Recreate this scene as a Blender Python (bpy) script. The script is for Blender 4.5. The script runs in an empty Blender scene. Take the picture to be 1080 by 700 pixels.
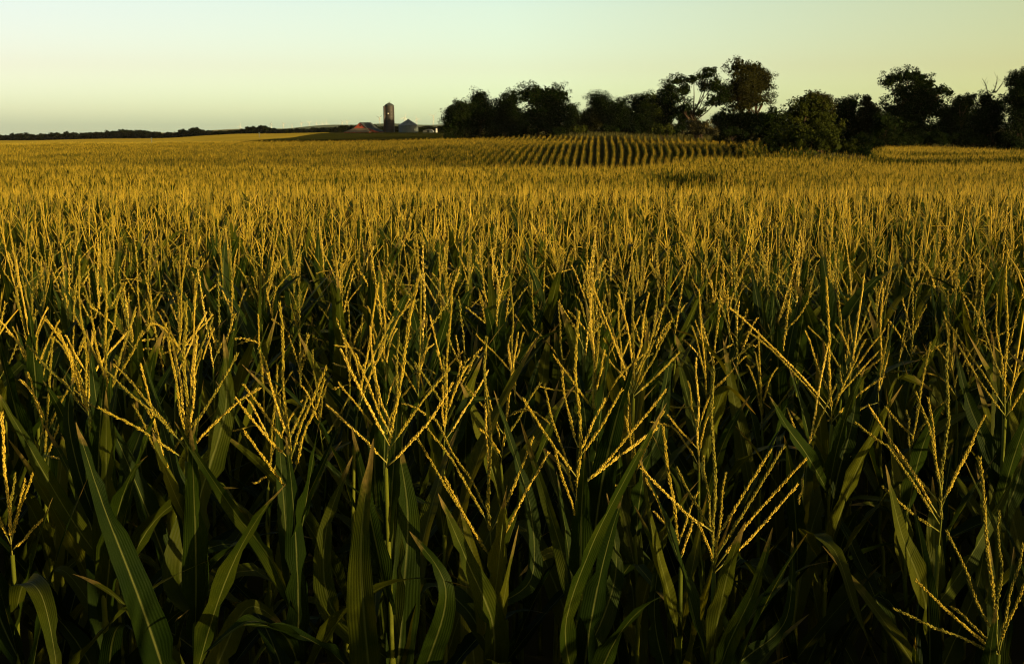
import bpy, math, random
import numpy as np
from math import radians as R, sin, cos, pi, tan, atan, sqrt
from mathutils import Vector

random.seed(7)
rng = np.random.default_rng(7)
S = bpy.context.scene

# ------------------------------------------------------------------ camera, sky, sun, exposure
F = 1300.0                       # focal length in photo pixels (photo 1080 wide)
HOR = 132.0                      # horizon line in the photo
PITCH = atan((350 - HOR) / F)
CAMZ = 2.9
cd = bpy.data.cameras.new('camera'); cam = bpy.data.objects.new('camera', cd)
S.collection.objects.link(cam); S.camera = cam
cam.location = (0, 0, CAMZ); cam.rotation_euler = (pi / 2 - PITCH, 0, 0)
cd.sensor_width = 36; cd.lens = F / 1080 * 36
cd.clip_start = 0.05; cd.clip_end = 40000
cd.dof.use_dof = True; cd.dof.focus_distance = 4.2; cd.dof.aperture_fstop = 18.0

SUN_EL, SUN_AZ = R(8.5), R(55.0)          # azimuth: degrees to the right of straight behind the camera
to_sun = Vector((sin(SUN_AZ) * cos(SUN_EL), -cos(SUN_AZ) * cos(SUN_EL), sin(SUN_EL)))
W = bpy.data.worlds.new('World'); S.world = W; W.use_nodes = True
nt = W.node_tree; nt.nodes.clear()
sky = nt.nodes.new('ShaderNodeTexSky'); sky.sky_type = 'NISHITA'; sky.sun_disc = False
sky.sun_elevation = SUN_EL
sky.sun_rotation = math.atan2(to_sun.x, to_sun.y)
sky.air_density = 0.6; sky.dust_density = 1.0; sky.ozone_density = 1.0
mul = nt.nodes.new('ShaderNodeMixRGB'); mul.blend_type = 'MULTIPLY'; mul.inputs[0].default_value = 1
mul.inputs[2].default_value = (1.95, 1.60, 1.04, 1)
bg = nt.nodes.new('ShaderNodeBackground'); bg.inputs[1].default_value = 0.072
out = nt.nodes.new('ShaderNodeOutputWorld')
# evening haze low in the sky, the same all round the horizon: a little less red, a little greener
geo = nt.nodes.new('ShaderNodeTexCoord'); sxyz = nt.nodes.new('ShaderNodeSeparateXYZ'); hz = nt.nodes.new('ShaderNodeValToRGB')
nt.links.new(geo.outputs['Generated'], sxyz.inputs[0]); nt.links.new(sxyz.outputs[2], hz.inputs[0])
el_ = hz.color_ramp.elements; el_[0].position = 0.0; el_[0].color = (0.87, 1.19, 1.13, 1); el_[1].position = 0.14; el_[1].color = (1, 1, 1, 1)
e_ = el_.new(0.045); e_.color = (0.88, 0.91, 0.83, 1); e_ = el_.new(0.09); e_.color = (1.0, 1.0, 0.86, 1)
mul2 = nt.nodes.new('ShaderNodeMixRGB'); mul2.blend_type = 'MULTIPLY'; mul2.inputs[0].default_value = 1
nt.links.new(sky.outputs[0], mul.inputs[1]); nt.links.new(mul.outputs[0], mul2.inputs[1]); nt.links.new(hz.outputs[0], mul2.inputs[2])
# cooler opposite the sun, warmer towards it
dt = nt.nodes.new('ShaderNodeVectorMath'); dt.operation = 'DOT_PRODUCT'; dt.inputs[1].default_value = (sin(SUN_AZ), -cos(SUN_AZ), 0)
nt.links.new(geo.outputs['Generated'], dt.inputs[0])
mr = nt.nodes.new('ShaderNodeMapRange'); mr.inputs[1].default_value = -1; mr.inputs[2].default_value = 1; nt.links.new(dt.outputs['Value'], mr.inputs[0])
azr = nt.nodes.new('ShaderNodeValToRGB'); nt.links.new(mr.outputs[0], azr.inputs[0]); e3 = azr.color_ramp.elements
e3[0].position = 0.078; e3[0].color = (1.02, 0.95, 1.28, 1); e3[1].position = 0.39; e3[1].color = (1.08, 1.02, 0.90, 1); e4 = e3.new(0.213); e4.color = (1.15, 1.17, 1.38, 1)
mul3 = nt.nodes.new('ShaderNodeMixRGB'); mul3.blend_type = 'MULTIPLY'; mul3.inputs[0].default_value = 1
nt.links.new(mul2.outputs[0], mul3.inputs[1]); nt.links.new(azr.outputs[0], mul3.inputs[2]); nt.links.new(mul3.outputs[0], bg.inputs[0]); nt.links.new(bg.outputs[0], out.inputs[0])

sd = bpy.data.lights.new('sun', 'SUN'); sd.energy = 5.0; sd.angle = R(0.5); sd.color = (1.0, 0.74, 0.36)
sun = bpy.data.objects.new('sun', sd); S.collection.objects.link(sun)
sun.rotation_euler = to_sun.to_track_quat('Z', 'Y').to_euler(); sun.location = (60, -60, 60)

S.view_settings.view_transform = 'Standard'; S.view_settings.look = 'None'
S.view_settings.exposure = 1.0; S.view_settings.gamma = 1.0
try:
    S.cycles.max_bounces = 6; S.cycles.diffuse_bounces = 2; S.cycles.transmission_bounces = 3
    S.cycles.transparent_max_bounces = 4; S.cycles.glossy_bounces = 2; S.cycles.filter_width = 1.1
except Exception: pass


def at(px, py, Y):
    """world point at depth Y that the photo shows at pixel (px, py)"""
    a = atan((350 - py) / F) - PITCH           # elevation in the vertical plane
    z = CAMZ + Y * tan(a)
    dcam = Y * cos(PITCH) - (z - CAMZ) * sin(PITCH)
    return Vector(((px - 540) / F * dcam, Y, z))

# ------------------------------------------------------------------ helpers
def link(o, parent=None):
    S.collection.objects.link(o)
    if parent is not None: o.parent = parent
    return o

def tag(o, label=None, cat=None, group=None, kind=None):
    if label: o['label'] = label
    if cat: o['category'] = cat
    if group: o['group'] = group
    if kind: o['kind'] = kind
    return o

def empty(name, loc=(0, 0, 0), rz=0.0):
    o = bpy.data.objects.new(name, None); o.empty_display_size = 0.1
    link(o); o.location = loc; o.rotation_euler = (0, 0, rz); return o

class MB:
    """collects vertices / faces / a per-vertex vector 'lv' (across, along, random)"""
    def __init__(s): s.v = []; s.f = []; s.a = []; s.m = []
    def add(s, V, Fc, A=None, mat=0):
        b = len(s.v); s.v.extend([tuple(p) for p in V])
        s.f.extend([tuple(i + b for i in q) for q in Fc])
        s.a.extend(A if A is not None else [(0, 0, 0.5)] * len(V)); s.m.extend([mat] * len(Fc))
    def merge(s, o, mat=None, T=None):
        b = len(s.v); s.v.extend(o.v if T is None else [tuple(T(Vector(p))) for p in o.v])
        s.f.extend([tuple(i + b for i in q) for q in o.f]); s.a.extend(o.a)
        s.m.extend(o.m if mat is None else [mat] * len(o.f))
    def mesh(s, name, mats, smooth=True):
        me = bpy.data.meshes.new(name); me.from_pydata(s.v, [], s.f)
        at_ = me.attributes.new('lv', 'FLOAT_VECTOR', 'POINT')
        at_.data.foreach_set('vector', np.array(s.a, dtype=np.float32).ravel())
        for m in (mats if isinstance(mats, (list, tuple)) else [mats]): me.materials.append(m)
        me.polygons.foreach_set('material_index', np.array(s.m, dtype=np.int32))
        me.polygons.foreach_set('use_smooth', np.full(len(s.f), smooth)); me.update()
        return me
    def build(s, name, mats, parent=None, smooth=True):
        return link(bpy.data.objects.new(name, s.mesh(name, mats, smooth)), parent)
    def box(s, c, d, mat=0, rz=0):
        x, y, z = d[0] / 2, d[1] / 2, d[2] / 2; cr, sr = cos(rz), sin(rz)
        V = []
        for i in (-1, 1):
            for j in (-1, 1):
                for k in (-1, 1):
                    V.append((c[0] + i * x * cr - j * y * sr, c[1] + i * x * sr + j * y * cr, c[2] + k * z))
        s.add(V, [(0, 1, 3, 2), (4, 6, 7, 5), (0, 4, 5, 1), (2, 3, 7, 6), (0, 2, 6, 4), (1, 5, 7, 3)], None, mat)
    def tube(s, pts, rad, n=6, mat=0, rnd=0.5, cap=True):
        pts = [Vector(p) for p in pts]; k = len(pts); V = []; A = []
        up = Vector((0.3, 1, 0.1))
        for i, p in enumerate(pts):
            t = (pts[min(i + 1, k - 1)] - pts[max(i - 1, 0)]).normalized()
            a = t.cross(up); a = (a if a.length > 1e-4 else t.cross(Vector((1, 0, 0)))).normalized(); b = t.cross(a)
            r = rad[i] if isinstance(rad, (list, tuple)) else rad
            for j in range(n):
                q = 2 * pi * j / n; V.append(p + (a * cos(q) + b * sin(q)) * r); A.append((j / n, i / (k - 1), rnd))
        Fc = [(i * n + j, i * n + (j + 1) % n, (i + 1) * n + (j + 1) % n, (i + 1) * n + j) for i in range(k - 1) for j in range(n)]
        if cap: Fc += [tuple(range(n))[::-1], tuple((k - 1) * n + j for j in range(n))]
        s.add(V, Fc, A, mat)

# ------------------------------------------------------------------ materials
def new_mat(name):
    m = bpy.data.materials.new(name); m.use_nodes = True; t = m.node_tree; t.nodes.clear()
    o = t.nodes.new('ShaderNodeOutputMaterial'); return m, t, o
def N(t, k, **kw):
    n = t.nodes.new(k)
    for a, b in kw.items(): setattr(n, a, b)
    return n
def ramp(t, src, stops):
    r = N(t, 'ShaderNodeValToRGB'); e = r.color_ramp.elements
    while len(e) < len(stops): e.new(0.5)
    for el, (p, c) in zip(e, stops): el.position = p; el.color = (*c, 1)
    t.links.new(src, r.inputs[0]); return r.outputs[0]
def math_(t, op, a, b=None, c=None):
    n = N(t, 'ShaderNodeMath', operation=op)
    for i, x in enumerate((a, b, c)):
        if x is None: continue
        if isinstance(x, (int, float)): n.inputs[i].default_value = x
        else: t.links.new(x, n.inputs[i])
    return n.outputs[0]
def mixc(t, f, a, b, mode='MIX'):
    n = N(t, 'ShaderNodeMixRGB', blend_type=mode)
    for i, x in enumerate((f, a, b)):
        if isinstance(x, (int, float)): n.inputs[i].default_value = x
        elif isinstance(x, tuple): n.inputs[i].default_value = (*x, 1)
        else: t.links.new(x, n.inputs[i])
    return n.outputs[0]

def foliage_mat(name, stops, trans, trans_f=0.35, rough=0.5, spec=0.3, veins=False, zsplit=False):
    m, t, o = new_mat(name)
    at_ = N(t, 'ShaderNodeAttribute', attribute_name='lv'); sp = N(t, 'ShaderNodeSeparateXYZ'); t.links.new(at_.outputs['Vector'], sp.inputs[0])
    oi = N(t, 'ShaderNodeObjectInfo')
    tc = N(t, 'ShaderNodeTexCoord')
    nz = N(t, 'ShaderNodeTexNoise'); nz.inputs['Scale'].default_value = 9.0 if veins else 0.5; t.links.new(tc.outputs['Object'], nz.inputs['Vector'])
    f = math_(t, 'ADD', math_(t, 'MULTIPLY', sp.outputs[2], 0.55), math_(t, 'MULTIPLY', nz.outputs['Fac'], 0.35))
    f = math_(t, 'ADD', f, math_(t, 'MULTIPLY', math_(t, 'SUBTRACT', oi.outputs['Random'], 0.25), 0.32))
    col = ramp(t, f, stops)
    bump = None
    if veins:
        au = math_(t, 'ABSOLUTE', sp.outputs[0])
        w = math_(t, 'SINE', math_(t, 'MULTIPLY', sp.outputs[0], 34.0))
        w = math_(t, 'MULTIPLY', math_(t, 'ADD', w, 1.0), 0.5)
        col = mixc(t, math_(t, 'MULTIPLY', w, math_(t, 'MULTIPLY', nz.outputs['Fac'], 0.55)), col, mixc(t, 1.0, col, (1.3, 1.22, 1.1), 'MULTIPLY'))
        rib = math_(t, 'SUBTRACT', 1.0, math_(t, 'MULTIPLY', au, 11.0)); rib = math_(t, 'MAXIMUM', rib, 0.0)
        col = mixc(t, math_(t, 'MULTIPLY', rib, 0.75), col, (0.11, 0.12, 0.03))
        # a withered edge and tip on some leaves
        n2 = N(t, 'ShaderNodeTexNoise'); n2.inputs['Scale'].default_value = 30; t.links.new(tc.outputs['Object'], n2.inputs['Vector'])
        e = math_(t, 'ADD', math_(t, 'ADD', sp.outputs[1], math_(t, 'MULTIPLY', n2.outputs['Fac'], 0.25)), math_(t, 'MULTIPLY', sp.outputs[2], 0.12))
        e = math_(t, 'MULTIPLY', math_(t, 'SUBTRACT', e, 1.06), 9.0); e = math_(t, 'MINIMUM', math_(t, 'MAXIMUM', e, 0.0), 0.8)
        col = mixc(t, e, col, (0.16, 0.11, 0.03))
        b = N(t, 'ShaderNodeBump'); b.inputs['Strength'].default_value = 0.35; b.inputs['Distance'].default_value = 0.002
        t.links.new(w, b.inputs['Height']); bump = b.outputs[0]
    p = N(t, 'ShaderNodeBsdfPrincipled'); p.inputs['Roughness'].default_value = rough
    p.inputs['Specular IOR Level'].default_value = spec
    t.links.new(col, p.inputs['Base Color'])
    tr = N(t, 'ShaderNodeBsdfTranslucent'); t.links.new(mixc(t, 1.0, col, trans, 'MULTIPLY'), tr.inputs[0])
    if bump is not None: t.links.new(bump, p.inputs['Normal'])
    mx = N(t, 'ShaderNodeMixShader'); mx.inputs[0].default_value = trans_f
    t.links.new(p.outputs[0], mx.inputs[1]); t.links.new(tr.outputs[0], mx.inputs[2]); t.links.new(mx.outputs[0], o.inputs[0])
    return m

M = {}
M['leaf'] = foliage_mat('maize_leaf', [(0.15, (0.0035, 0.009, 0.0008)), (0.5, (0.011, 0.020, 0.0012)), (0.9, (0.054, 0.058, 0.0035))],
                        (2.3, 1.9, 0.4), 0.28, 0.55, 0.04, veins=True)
M['stalk'] = foliage_mat('maize_stalk', [(0.1, (0.040, 0.056, 0.004)), (0.9, (0.10, 0.105, 0.008))], (1.2, 1.2, 0.6), 0.1, 0.6, 0.05)
M['tassel'] = foliage_mat('maize_tassel', [(0.1, (0.13, 0.125, 0.009)), (0.45, (0.285, 0.215, 0.012)), (0.7, (0.45, 0.315, 0.021)), (0.95, (0.66, 0.49, 0.07))], (1.3, 1.1, 0.6), 0.25, 0.6, 0.2)
M['rachis'] = foliage_mat('tassel_branch', [(0.1, (0.10, 0.12, 0.012)), (0.9, (0.22, 0.19, 0.025))], (1.2, 1.2, 0.6), 0.15, 0.5)
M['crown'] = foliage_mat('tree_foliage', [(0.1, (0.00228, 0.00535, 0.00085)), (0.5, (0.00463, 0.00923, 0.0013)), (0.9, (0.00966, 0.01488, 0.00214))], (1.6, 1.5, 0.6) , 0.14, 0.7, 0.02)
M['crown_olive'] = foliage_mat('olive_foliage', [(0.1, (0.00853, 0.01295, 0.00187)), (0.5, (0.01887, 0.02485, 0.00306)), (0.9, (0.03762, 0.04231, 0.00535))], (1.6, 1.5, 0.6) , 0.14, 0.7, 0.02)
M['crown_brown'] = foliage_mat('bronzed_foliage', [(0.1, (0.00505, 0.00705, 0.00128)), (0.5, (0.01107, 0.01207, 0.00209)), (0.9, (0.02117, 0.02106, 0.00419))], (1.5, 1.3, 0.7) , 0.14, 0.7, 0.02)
M['shrub_tan'] = foliage_mat('tan_seedheads', [(0.1, (0.020, 0.020, 0.007)), (0.5, (0.038, 0.034, 0.012)), (0.9, (0.065, 0.055, 0.02))], (1.2, 1.1, 0.6), 0.1, 0.8, 0.05)
M['crown_far'] = foliage_mat('far_foliage', [(0.1, (0.0023, 0.00462, 0.00135)), (0.5, (0.0048, 0.0081, 0.0019)), (0.9, (0.00925, 0.01266, 0.0029))], (1.4, 1.3, 0.7) , 0.14, 0.7, 0.02)

def plain(name, c, rough=0.7, var=0.25, scale=1.5, metal=0.0, c2=None, bump=0.0, stretch=(1, 1, 1), wave=None):
    m, t, o = new_mat(name)
    tc = N(t, 'ShaderNodeTexCoord'); mp = N(t, 'ShaderNodeMapping'); mp.inputs['Scale'].default_value = stretch
    t.links.new(tc.outputs['Object'], mp.inputs[0])
    nz = N(t, 'ShaderNodeTexNoise'); nz.inputs['Scale'].default_value = scale; nz.inputs['Detail'].default_value = 6
    t.links.new(mp.outputs[0], nz.inputs['Vector'])
    c2 = c2 or tuple(x * (1 - var * 1.6) for x in c)
    col = ramp(t, nz.outputs['Fac'], [(0.3, c2), (0.7, c)])
    if rough >= 0.89:                     # crops and soil: leafy or crumbly, no sheen at any angle
        p = N(t, 'ShaderNodeBsdfDiffuse'); p.inputs['Roughness'].default_value = 1.0; t.links.new(col, p.inputs['Color'])
    else:
        p = N(t, 'ShaderNodeBsdfPrincipled'); p.inputs['Roughness'].default_value = rough; p.inputs['Metallic'].default_value = metal; p.inputs['Specular IOR Level'].default_value = 0.05 if rough > 0.78 else 0.4
        t.links.new(col, p.inputs['Base Color'])
    if bump:
        b = N(t, 'ShaderNodeBump'); b.inputs['Strength'].default_value = bump; b.inputs['Distance'].default_value = 0.1
        t.links.new(nz.outputs['Fac'], b.inputs['Height']); t.links.new(b.outputs[0], p.inputs['Normal'])
    t.links.new(p.outputs[0], o.inputs[0]); return m
M['bark'] = plain('bark', (0.05, 0.033, 0.02), 0.85, 0.35, 4, bump=0.4, stretch=(1, 1, 0.25))
M['ground'] = plain('field_soil', (0.03, 0.032, 0.008), 0.95, 0.3, 0.02, c2=(0.028, 0.024, 0.010), bump=0.3)
M['beans'] = plain('bean_crop', (0.0150, 0.0155, 0.0035), 0.92, 0.3, 0.12, c2=(0.009, 0.0105, 0.002), stretch=(1, .2, 1), bump=0.6)
M['stubble'] = plain('stubble', (0.125, 0.098, 0.014), 0.9, 0.2, 0.05, stretch=(1, .1, 1))
M['grass'] = plain('verge_grass', (0.09, 0.085, 0.025), 0.9, 0.3, 2)
M['hills'] = plain('far_hills', (0.035, 0.05, 0.035), 0.95, 0.4, 0.004)
M['silo'] = plain('silo_staves', (0.013, 0.0095, 0.006), 0.7, 0.3, 1.2, stretch=(1, 1, 0.3))
M['iron'] = plain('dark_iron', (0.05, 0.04, 0.035), 0.5)
M['galv'] = plain('galvanised_steel', (0.09, 0.11, 0.105), 0.55, 0.12, 1.0, metal=0.25)
M['galv_roof'] = plain('steel_roof', (0.10, 0.12, 0.12), 0.55, 0.15, 0.7, metal=0.25)
M['red'] = plain('red_boards', (0.30, 0.05, 0.022), 0.75, 0.2, 1.0)
M['tinroof'] = plain('weathered_roof', (0.12, 0.095, 0.06), 0.85, 0.2, 1.0)
M['darkroof'] = plain('dark_roof', (0.04, 0.047, 0.045), 0.85, 0.2, 1.0)
M['white'] = plain('white_paint', (0.42, 0.41, 0.36), 0.5, 0.05, 1.0)
M['turbine'] = plain('turbine_white', (0.38, 0.38, 0.32), 0.6, 0.05, 1.0)
M['glass'] = plain('dark_pane', (0.02, 0.022, 0.025), 0.2, 0.1, 1.0)

# ------------------------------------------------------------------ terrain
CH = 2.3   # canopy height of the maize
def dr(y, Y): return (y - HOR) / 1336.0 * Y      # drop below the camera of a thing seen at row y
# per photo column: depth -> drop of the visible surface; c = maize canopy, g = bare ground
def c(Y, y): return (Y, dr(y, Y) + CH)
def g(Y, y): return (Y, dr(y, Y))
NEAR = [(-60, 2.82), (0, 2.82), (3, 2.82), (6, 2.92), (11, 3.2), (15, 3.38), (24, 3.64), (29, 3.74), (38, 4.36), (50, 4.66), (64, 4.87), (76, 5.03), c(86, 176.3)]
COLS = {
 -500: NEAR + [(95, 5.45), c(108, 170), c(150, 160.5), c(220, 152.5), (280, 6.3), g(400, 152), g(1500, 152), (4000, 60), (14000, 190)],
 0:    NEAR + [(95, 5.45), c(108, 170), c(150, 160), c(220, 151.0), (280, 6.0), g(400, 149.5), g(1400, 149), (4000, 50), (14000, 160)],
 160:  NEAR + [(95, 5.45), c(108, 170), c(150, 160), c(240, 149.5), (300, 6.0), g(400, 148.8), g(1200, 146.5), (4000, 30), (14000, 90)],
 270:  NEAR + [(95, 5.45), c(108, 170), c(150, 159), c(260, 149), (290, 5.6), g(330, 150.0), g(400, 147.0), g(700, 142.3), g(1000, 141.5), (4000, 20), (14000, 40)],
 400:  NEAR + [(95, 5.45), c(108, 171), c(150, 157), c(200, 151), c(260, 148), (285, 5.3), g(320, 148.5), g(400, 145.5), g(700, 140.3), g(1000, 139), (4000, 12), (14000, 30)],
 480:  NEAR + [(95, 5.55), c(108, 171), c(130, 160), c(155, 152), c(200, 148.2), c(260, 145.5), (290, 4.8), g(330, 147), g(400, 144), g(700, 140.3), g(1000, 138), (4000, 12), (14000, 30)],
 630:  NEAR + [(96, 5.7), c(105, 173), c(115, 167), c(130, 159), c(143, 152), c(152, 149.3), (165, 4.40), (182, 4.72), c(200, 148.0), c(225, 144.5), c(245, 143.3), g(262, 142.2), g(400, 141), (1000, 8), (4000, 12), (14000, 30)],
 760:  NEAR + [c(96, 170.5), c(106, 166.6), (112, 5.35), c(120, 162.0), c(130, 157.5), c(143, 152), c(152, 150.3), (165, 4.48), (182, 4.8), c(200, 149.5), c(225, 147), g(262, 147), g(400, 143), (1000, 8), (4000, 12), (14000, 30)],
 830:  NEAR + [c(96, 170.5), c(108, 167), c(115, 165.6), g(120, 166), g(160, 160), g(220, 149), g(400, 143), (1000, 8), (4000, 12), (14000, 30)],
 950:  NEAR + [(96, 5.45), c(108, 171), c(123, 165), c(138, 163.2), c(149, 159.8), c(175, 157.2), c(200, 155.0), g(215, 154), g(400, 146), (1000, 8), (4000, 12), (14000, 30)],
 1080: NEAR + [(96, 5.42), c(108, 170.4), c(123, 164.3), c(138, 162.4), c(149, 158.8), c(175, 156), c(200, 153.4), g(215, 154), g(400, 146), (1000, 8), (4000, 12), (14000, 30)],
 1600: NEAR + [(96, 5.42), c(112, 168), c(138, 161), c(200, 151.6), g(215, 152), g(400, 146), (1000, 8), (4000, 12), (14000, 30)],
}
LY = np.concatenate([np.linspace(-60, 400, 921), np.geomspace(403, 14000, 160)])
_us, _tab = [], []
for px in sorted(COLS):
    a = np.array(COLS[px]); z = CAMZ - np.interp(LY, a[:, 0], a[:, 1])
    k = np.exp(-0.5 * (np.arange(-14, 15) / 6.0) ** 2); k /= k.sum()
    zs = np.convolve(np.pad(z[:921], 14, mode='edge'), k, 'valid'); z = np.concatenate([zs, z[921:]])
    _us.append((px - 540) / F); _tab.append(z)
_us = np.array(_us); _tab = np.array(_tab)
def ground(X, Y):
    X = np.asarray(X, float); Y = np.asarray(Y, float)
    u = np.clip(X / np.maximum(Y, 12.0), _us[0], _us[-1])
    i = np.clip(np.searchsorted(_us, u) - 1, 0, len(_us) - 2)
    f = (u - _us[i]) / (_us[i + 1] - _us[i]); f = f * f * (3 - 2 * f)
    jf = np.interp(np.clip(Y, -60, 14000), LY, np.arange(len(LY))); j = np.minimum(jf.astype(int), len(LY) - 2); h = jf - j
    z0 = _tab[i, j] * (1 - h) + _tab[i, j + 1] * h; z1 = _tab[i + 1, j] * (1 - h) + _tab[i + 1, j + 1] * h
    return z0 * (1 - f) + z1 * f
def gz(x, y): return float(ground(x, y))

def sheet(name, xs, ys, mat, off=0.0, zf=None):
    X, Y = np.meshgrid(xs, ys); Z = ground(X, Y) + off
    if zf is not None: Z = Z + zf(X, Y)
    n, m = len(xs), len(ys); V = np.stack([X.ravel(), Y.ravel(), Z.ravel()], 1)
    I = np.arange(n * m).reshape(m, n)
    Q = np.stack([I[:-1, :-1].ravel(), I[:-1, 1:].ravel(), I[1:, 1:].ravel(), I[1:, :-1].ravel()], 1)
    me = bpy.data.meshes.new(name); me.vertices.add(len(V)); me.vertices.foreach_set('co', V.ravel())
    me.loops.add(Q.size); me.loops.foreach_set('vertex_index', Q.ravel().astype(np.int32))
    me.polygons.add(len(Q)); me.polygons.foreach_set('loop_start', np.arange(0, Q.size, 4, dtype=np.int32))
    me.update(calc_edges=True); me.materials.append(mat); me.polygons.foreach_set('use_smooth', np.ones(len(Q), bool))
    o = bpy.data.objects.new(name, me); link(o); return o

t_ = np.linspace(-1, 1, 301); sx = 14 * np.sinh(t_ * 7.55); sx = np.unique(sx)
ty = np.linspace(math.asinh(-12000 / 14), math.asinh(13500 / 14), 330); sy = 14 * np.sinh(ty)
tag(sheet('ground', sx, sy, M['ground']), kind='structure')
def wedge(name, pa, pb, ya, yb, mat, off, n=110, m=120):
    """a crop sheet between two view-fan boundaries that may slant with distance"""
    o = sheet(name, np.linspace(0, 1, n), np.linspace(ya, yb, m), mat)
    T, Y = np.meshgrid(np.linspace(0, 1, n), np.geomspace(ya, yb, m)); U = pa(Y) + (pb(Y) - pa(Y)) * T; X = (U - 540) / F * Y
    Z = ground(X, Y) + off + .12 * np.sin(X * 2.1) * np.sin(Y * .9)
    o.data.vertices.foreach_set('co', np.stack([X.ravel(), Y.ravel(), Z.ravel()], 1).ravel().astype(np.float32)); o.data.update(); return o
cut = lambda Y: np.interp(Y, [292, 330, 420, 770], [215, 262, 312, 350])
const = lambda v: (lambda Y: np.full_like(Y, float(v)))
tag(wedge('bean_field', cut, const(530), 292, 770, M['beans'], .25), kind='structure')
tag(wedge('stubble_field', const(-700), lambda Y: cut(Y) - .3, 235, 1330, M['stubble'], .25), kind='structure')
# low wooded hills on the horizon
def hill(X, Y):
    r = np.exp(-((Y - 7000) / 900.0) ** 2); prof = 38 + 10 * np.sin(X / 520.0 + 1) + 6 * np.sin(X / 190.0) + 3 * np.sin(X / 61.0)
    return r * prof * (1 / (1 + np.exp(-(X + 1500) / 160.0))) - 14
tag(sheet('hills', np.linspace(-2600, 3400, 220), np.linspace(5000, 9000, 50), M['hills'], 0.0, hill), kind='structure')

# ------------------------------------------------------------------ maize parts
def leaf_mb(P, Wd, nrm, seg=12, across=4, fold=0.35, twist=0.0, ripple=0.0, rnd=0.5, base_w=0.45):
    """a blade along the 3-D control points P, upper side towards nrm"""
    P = [Vector(p) for p in P]; k = len(P) - 1; pts = []
    for i in range(seg + 1):
        t = i / seg * k; j = min(int(t), k - 1); q = t - j
        p0 = P[max(j - 1, 0)]; p1 = P[j]; p2 = P[j + 1]; p3 = P[min(j + 2, k)]
        pts.append(0.5 * ((2 * p1) + (p2 - p0) * q + (2 * p0 - 5 * p1 + 4 * p2 - p3) * q * q + (3 * p1 - p0 - 3 * p2 + p3) * q ** 3))
    V, A = [], []; ph = rnd * 40
    for i, p in enumerate(pts):
        t = i / seg; tg = (pts[min(i + 1, seg)] - pts[max(i - 1, 0)]).normalized()
        side = tg.cross(Vector(nrm)); side = (side if side.length > 1e-3 else tg.cross(Vector((0, 1, 0.1)))).normalized(); up = side.cross(tg)
        an = twist * t; side2 = side * cos(an) + up * sin(an); up2 = up * cos(an) - side * sin(an)
        w = Wd * 0.5 * min(1, base_w + (1 - base_w) * min(1, t / 0.22)) * (1 - max(0, (t - 0.30) / 0.70) ** 1.4)
        w = max(w, 0.0006); nl_, nr_ = 1.0, 1.0
        if seg >= 12 and 1 < i < seg:       # uneven edges, now and then a tear
            q = (sin(rnd * 977 + i * 12.9) * 43758.5) % 1; q2 = (sin(rnd * 531 + i * 78.2) * 24634.6) % 1
            nl_ = 1 - .09 * q - (.38 if q > .93 else 0); nr_ = 1 - .09 * q2 - (.38 if q2 > .93 else 0)
        for a in range(across + 1):
            s_ = 2 * a / across - 1; fl = fold * (1 - 0.6 * t)
            rp = ripple * abs(s_) ** 2 * sin(t * 22 + ph + (1.7 if s_ > 0 else 0)) * w
            V.append(p + side2 * (s_ * w * (nl_ if s_ < 0 else nr_) * cos(fl)) + up2 * (abs(s_) * w * sin(fl) + rp)); A.append((s_, t, rnd))
    n = across + 1
    Fc = [(i * n + a, i * n + a + 1, (i + 1) * n + a + 1, (i + 1) * n + a) for i in range(seg) for a in range(across)]
    b = MB(); b.add(V, Fc, A); return b

def std_leaf(h, az, L, Wd, th0, bend, lod, r):
    """procedural blade: leaves the stalk at height h, starts th0 from vertical, bends over by `bend` in all"""
    K = 6; P = [Vector((0, 0, h))]; d = Vector((sin(az), cos(az), 0)); p = P[0].copy(); th = th0
    kink = R(r.uniform(35, 80)) if bend > R(30) and r.random() < .3 else 0
    side = Vector((cos(az), -sin(az), 0)); drift = r.uniform(-0.25, 0.25)
    for i in range(K):
        th = min(R(165), th0 + bend * ((i + 0.5) / K) ** 1.6 + (kink if i > K * .5 else 0))
        p = p + (d * sin(th) + Vector((0, 0, cos(th))) + side * drift * (i / K)) * (L / K); P.append(p.copy())
    nrm = Vector((-sin(az), -cos(az), 0.0)) * cos(th0 + bend * .5) * 1.0 + Vector((0, 0, 1)) * (0.25 + sin(min(th0 + bend * .5, 1.5)))
    seg, ac = ((14, 4), (6, 2), (3, 1))[lod]
    return leaf_mb(P, Wd, nrm, seg, ac, 0.35, r.uniform(-0.9, 0.9), 0.24 if lod == 0 else 0.12, r.random())

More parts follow.
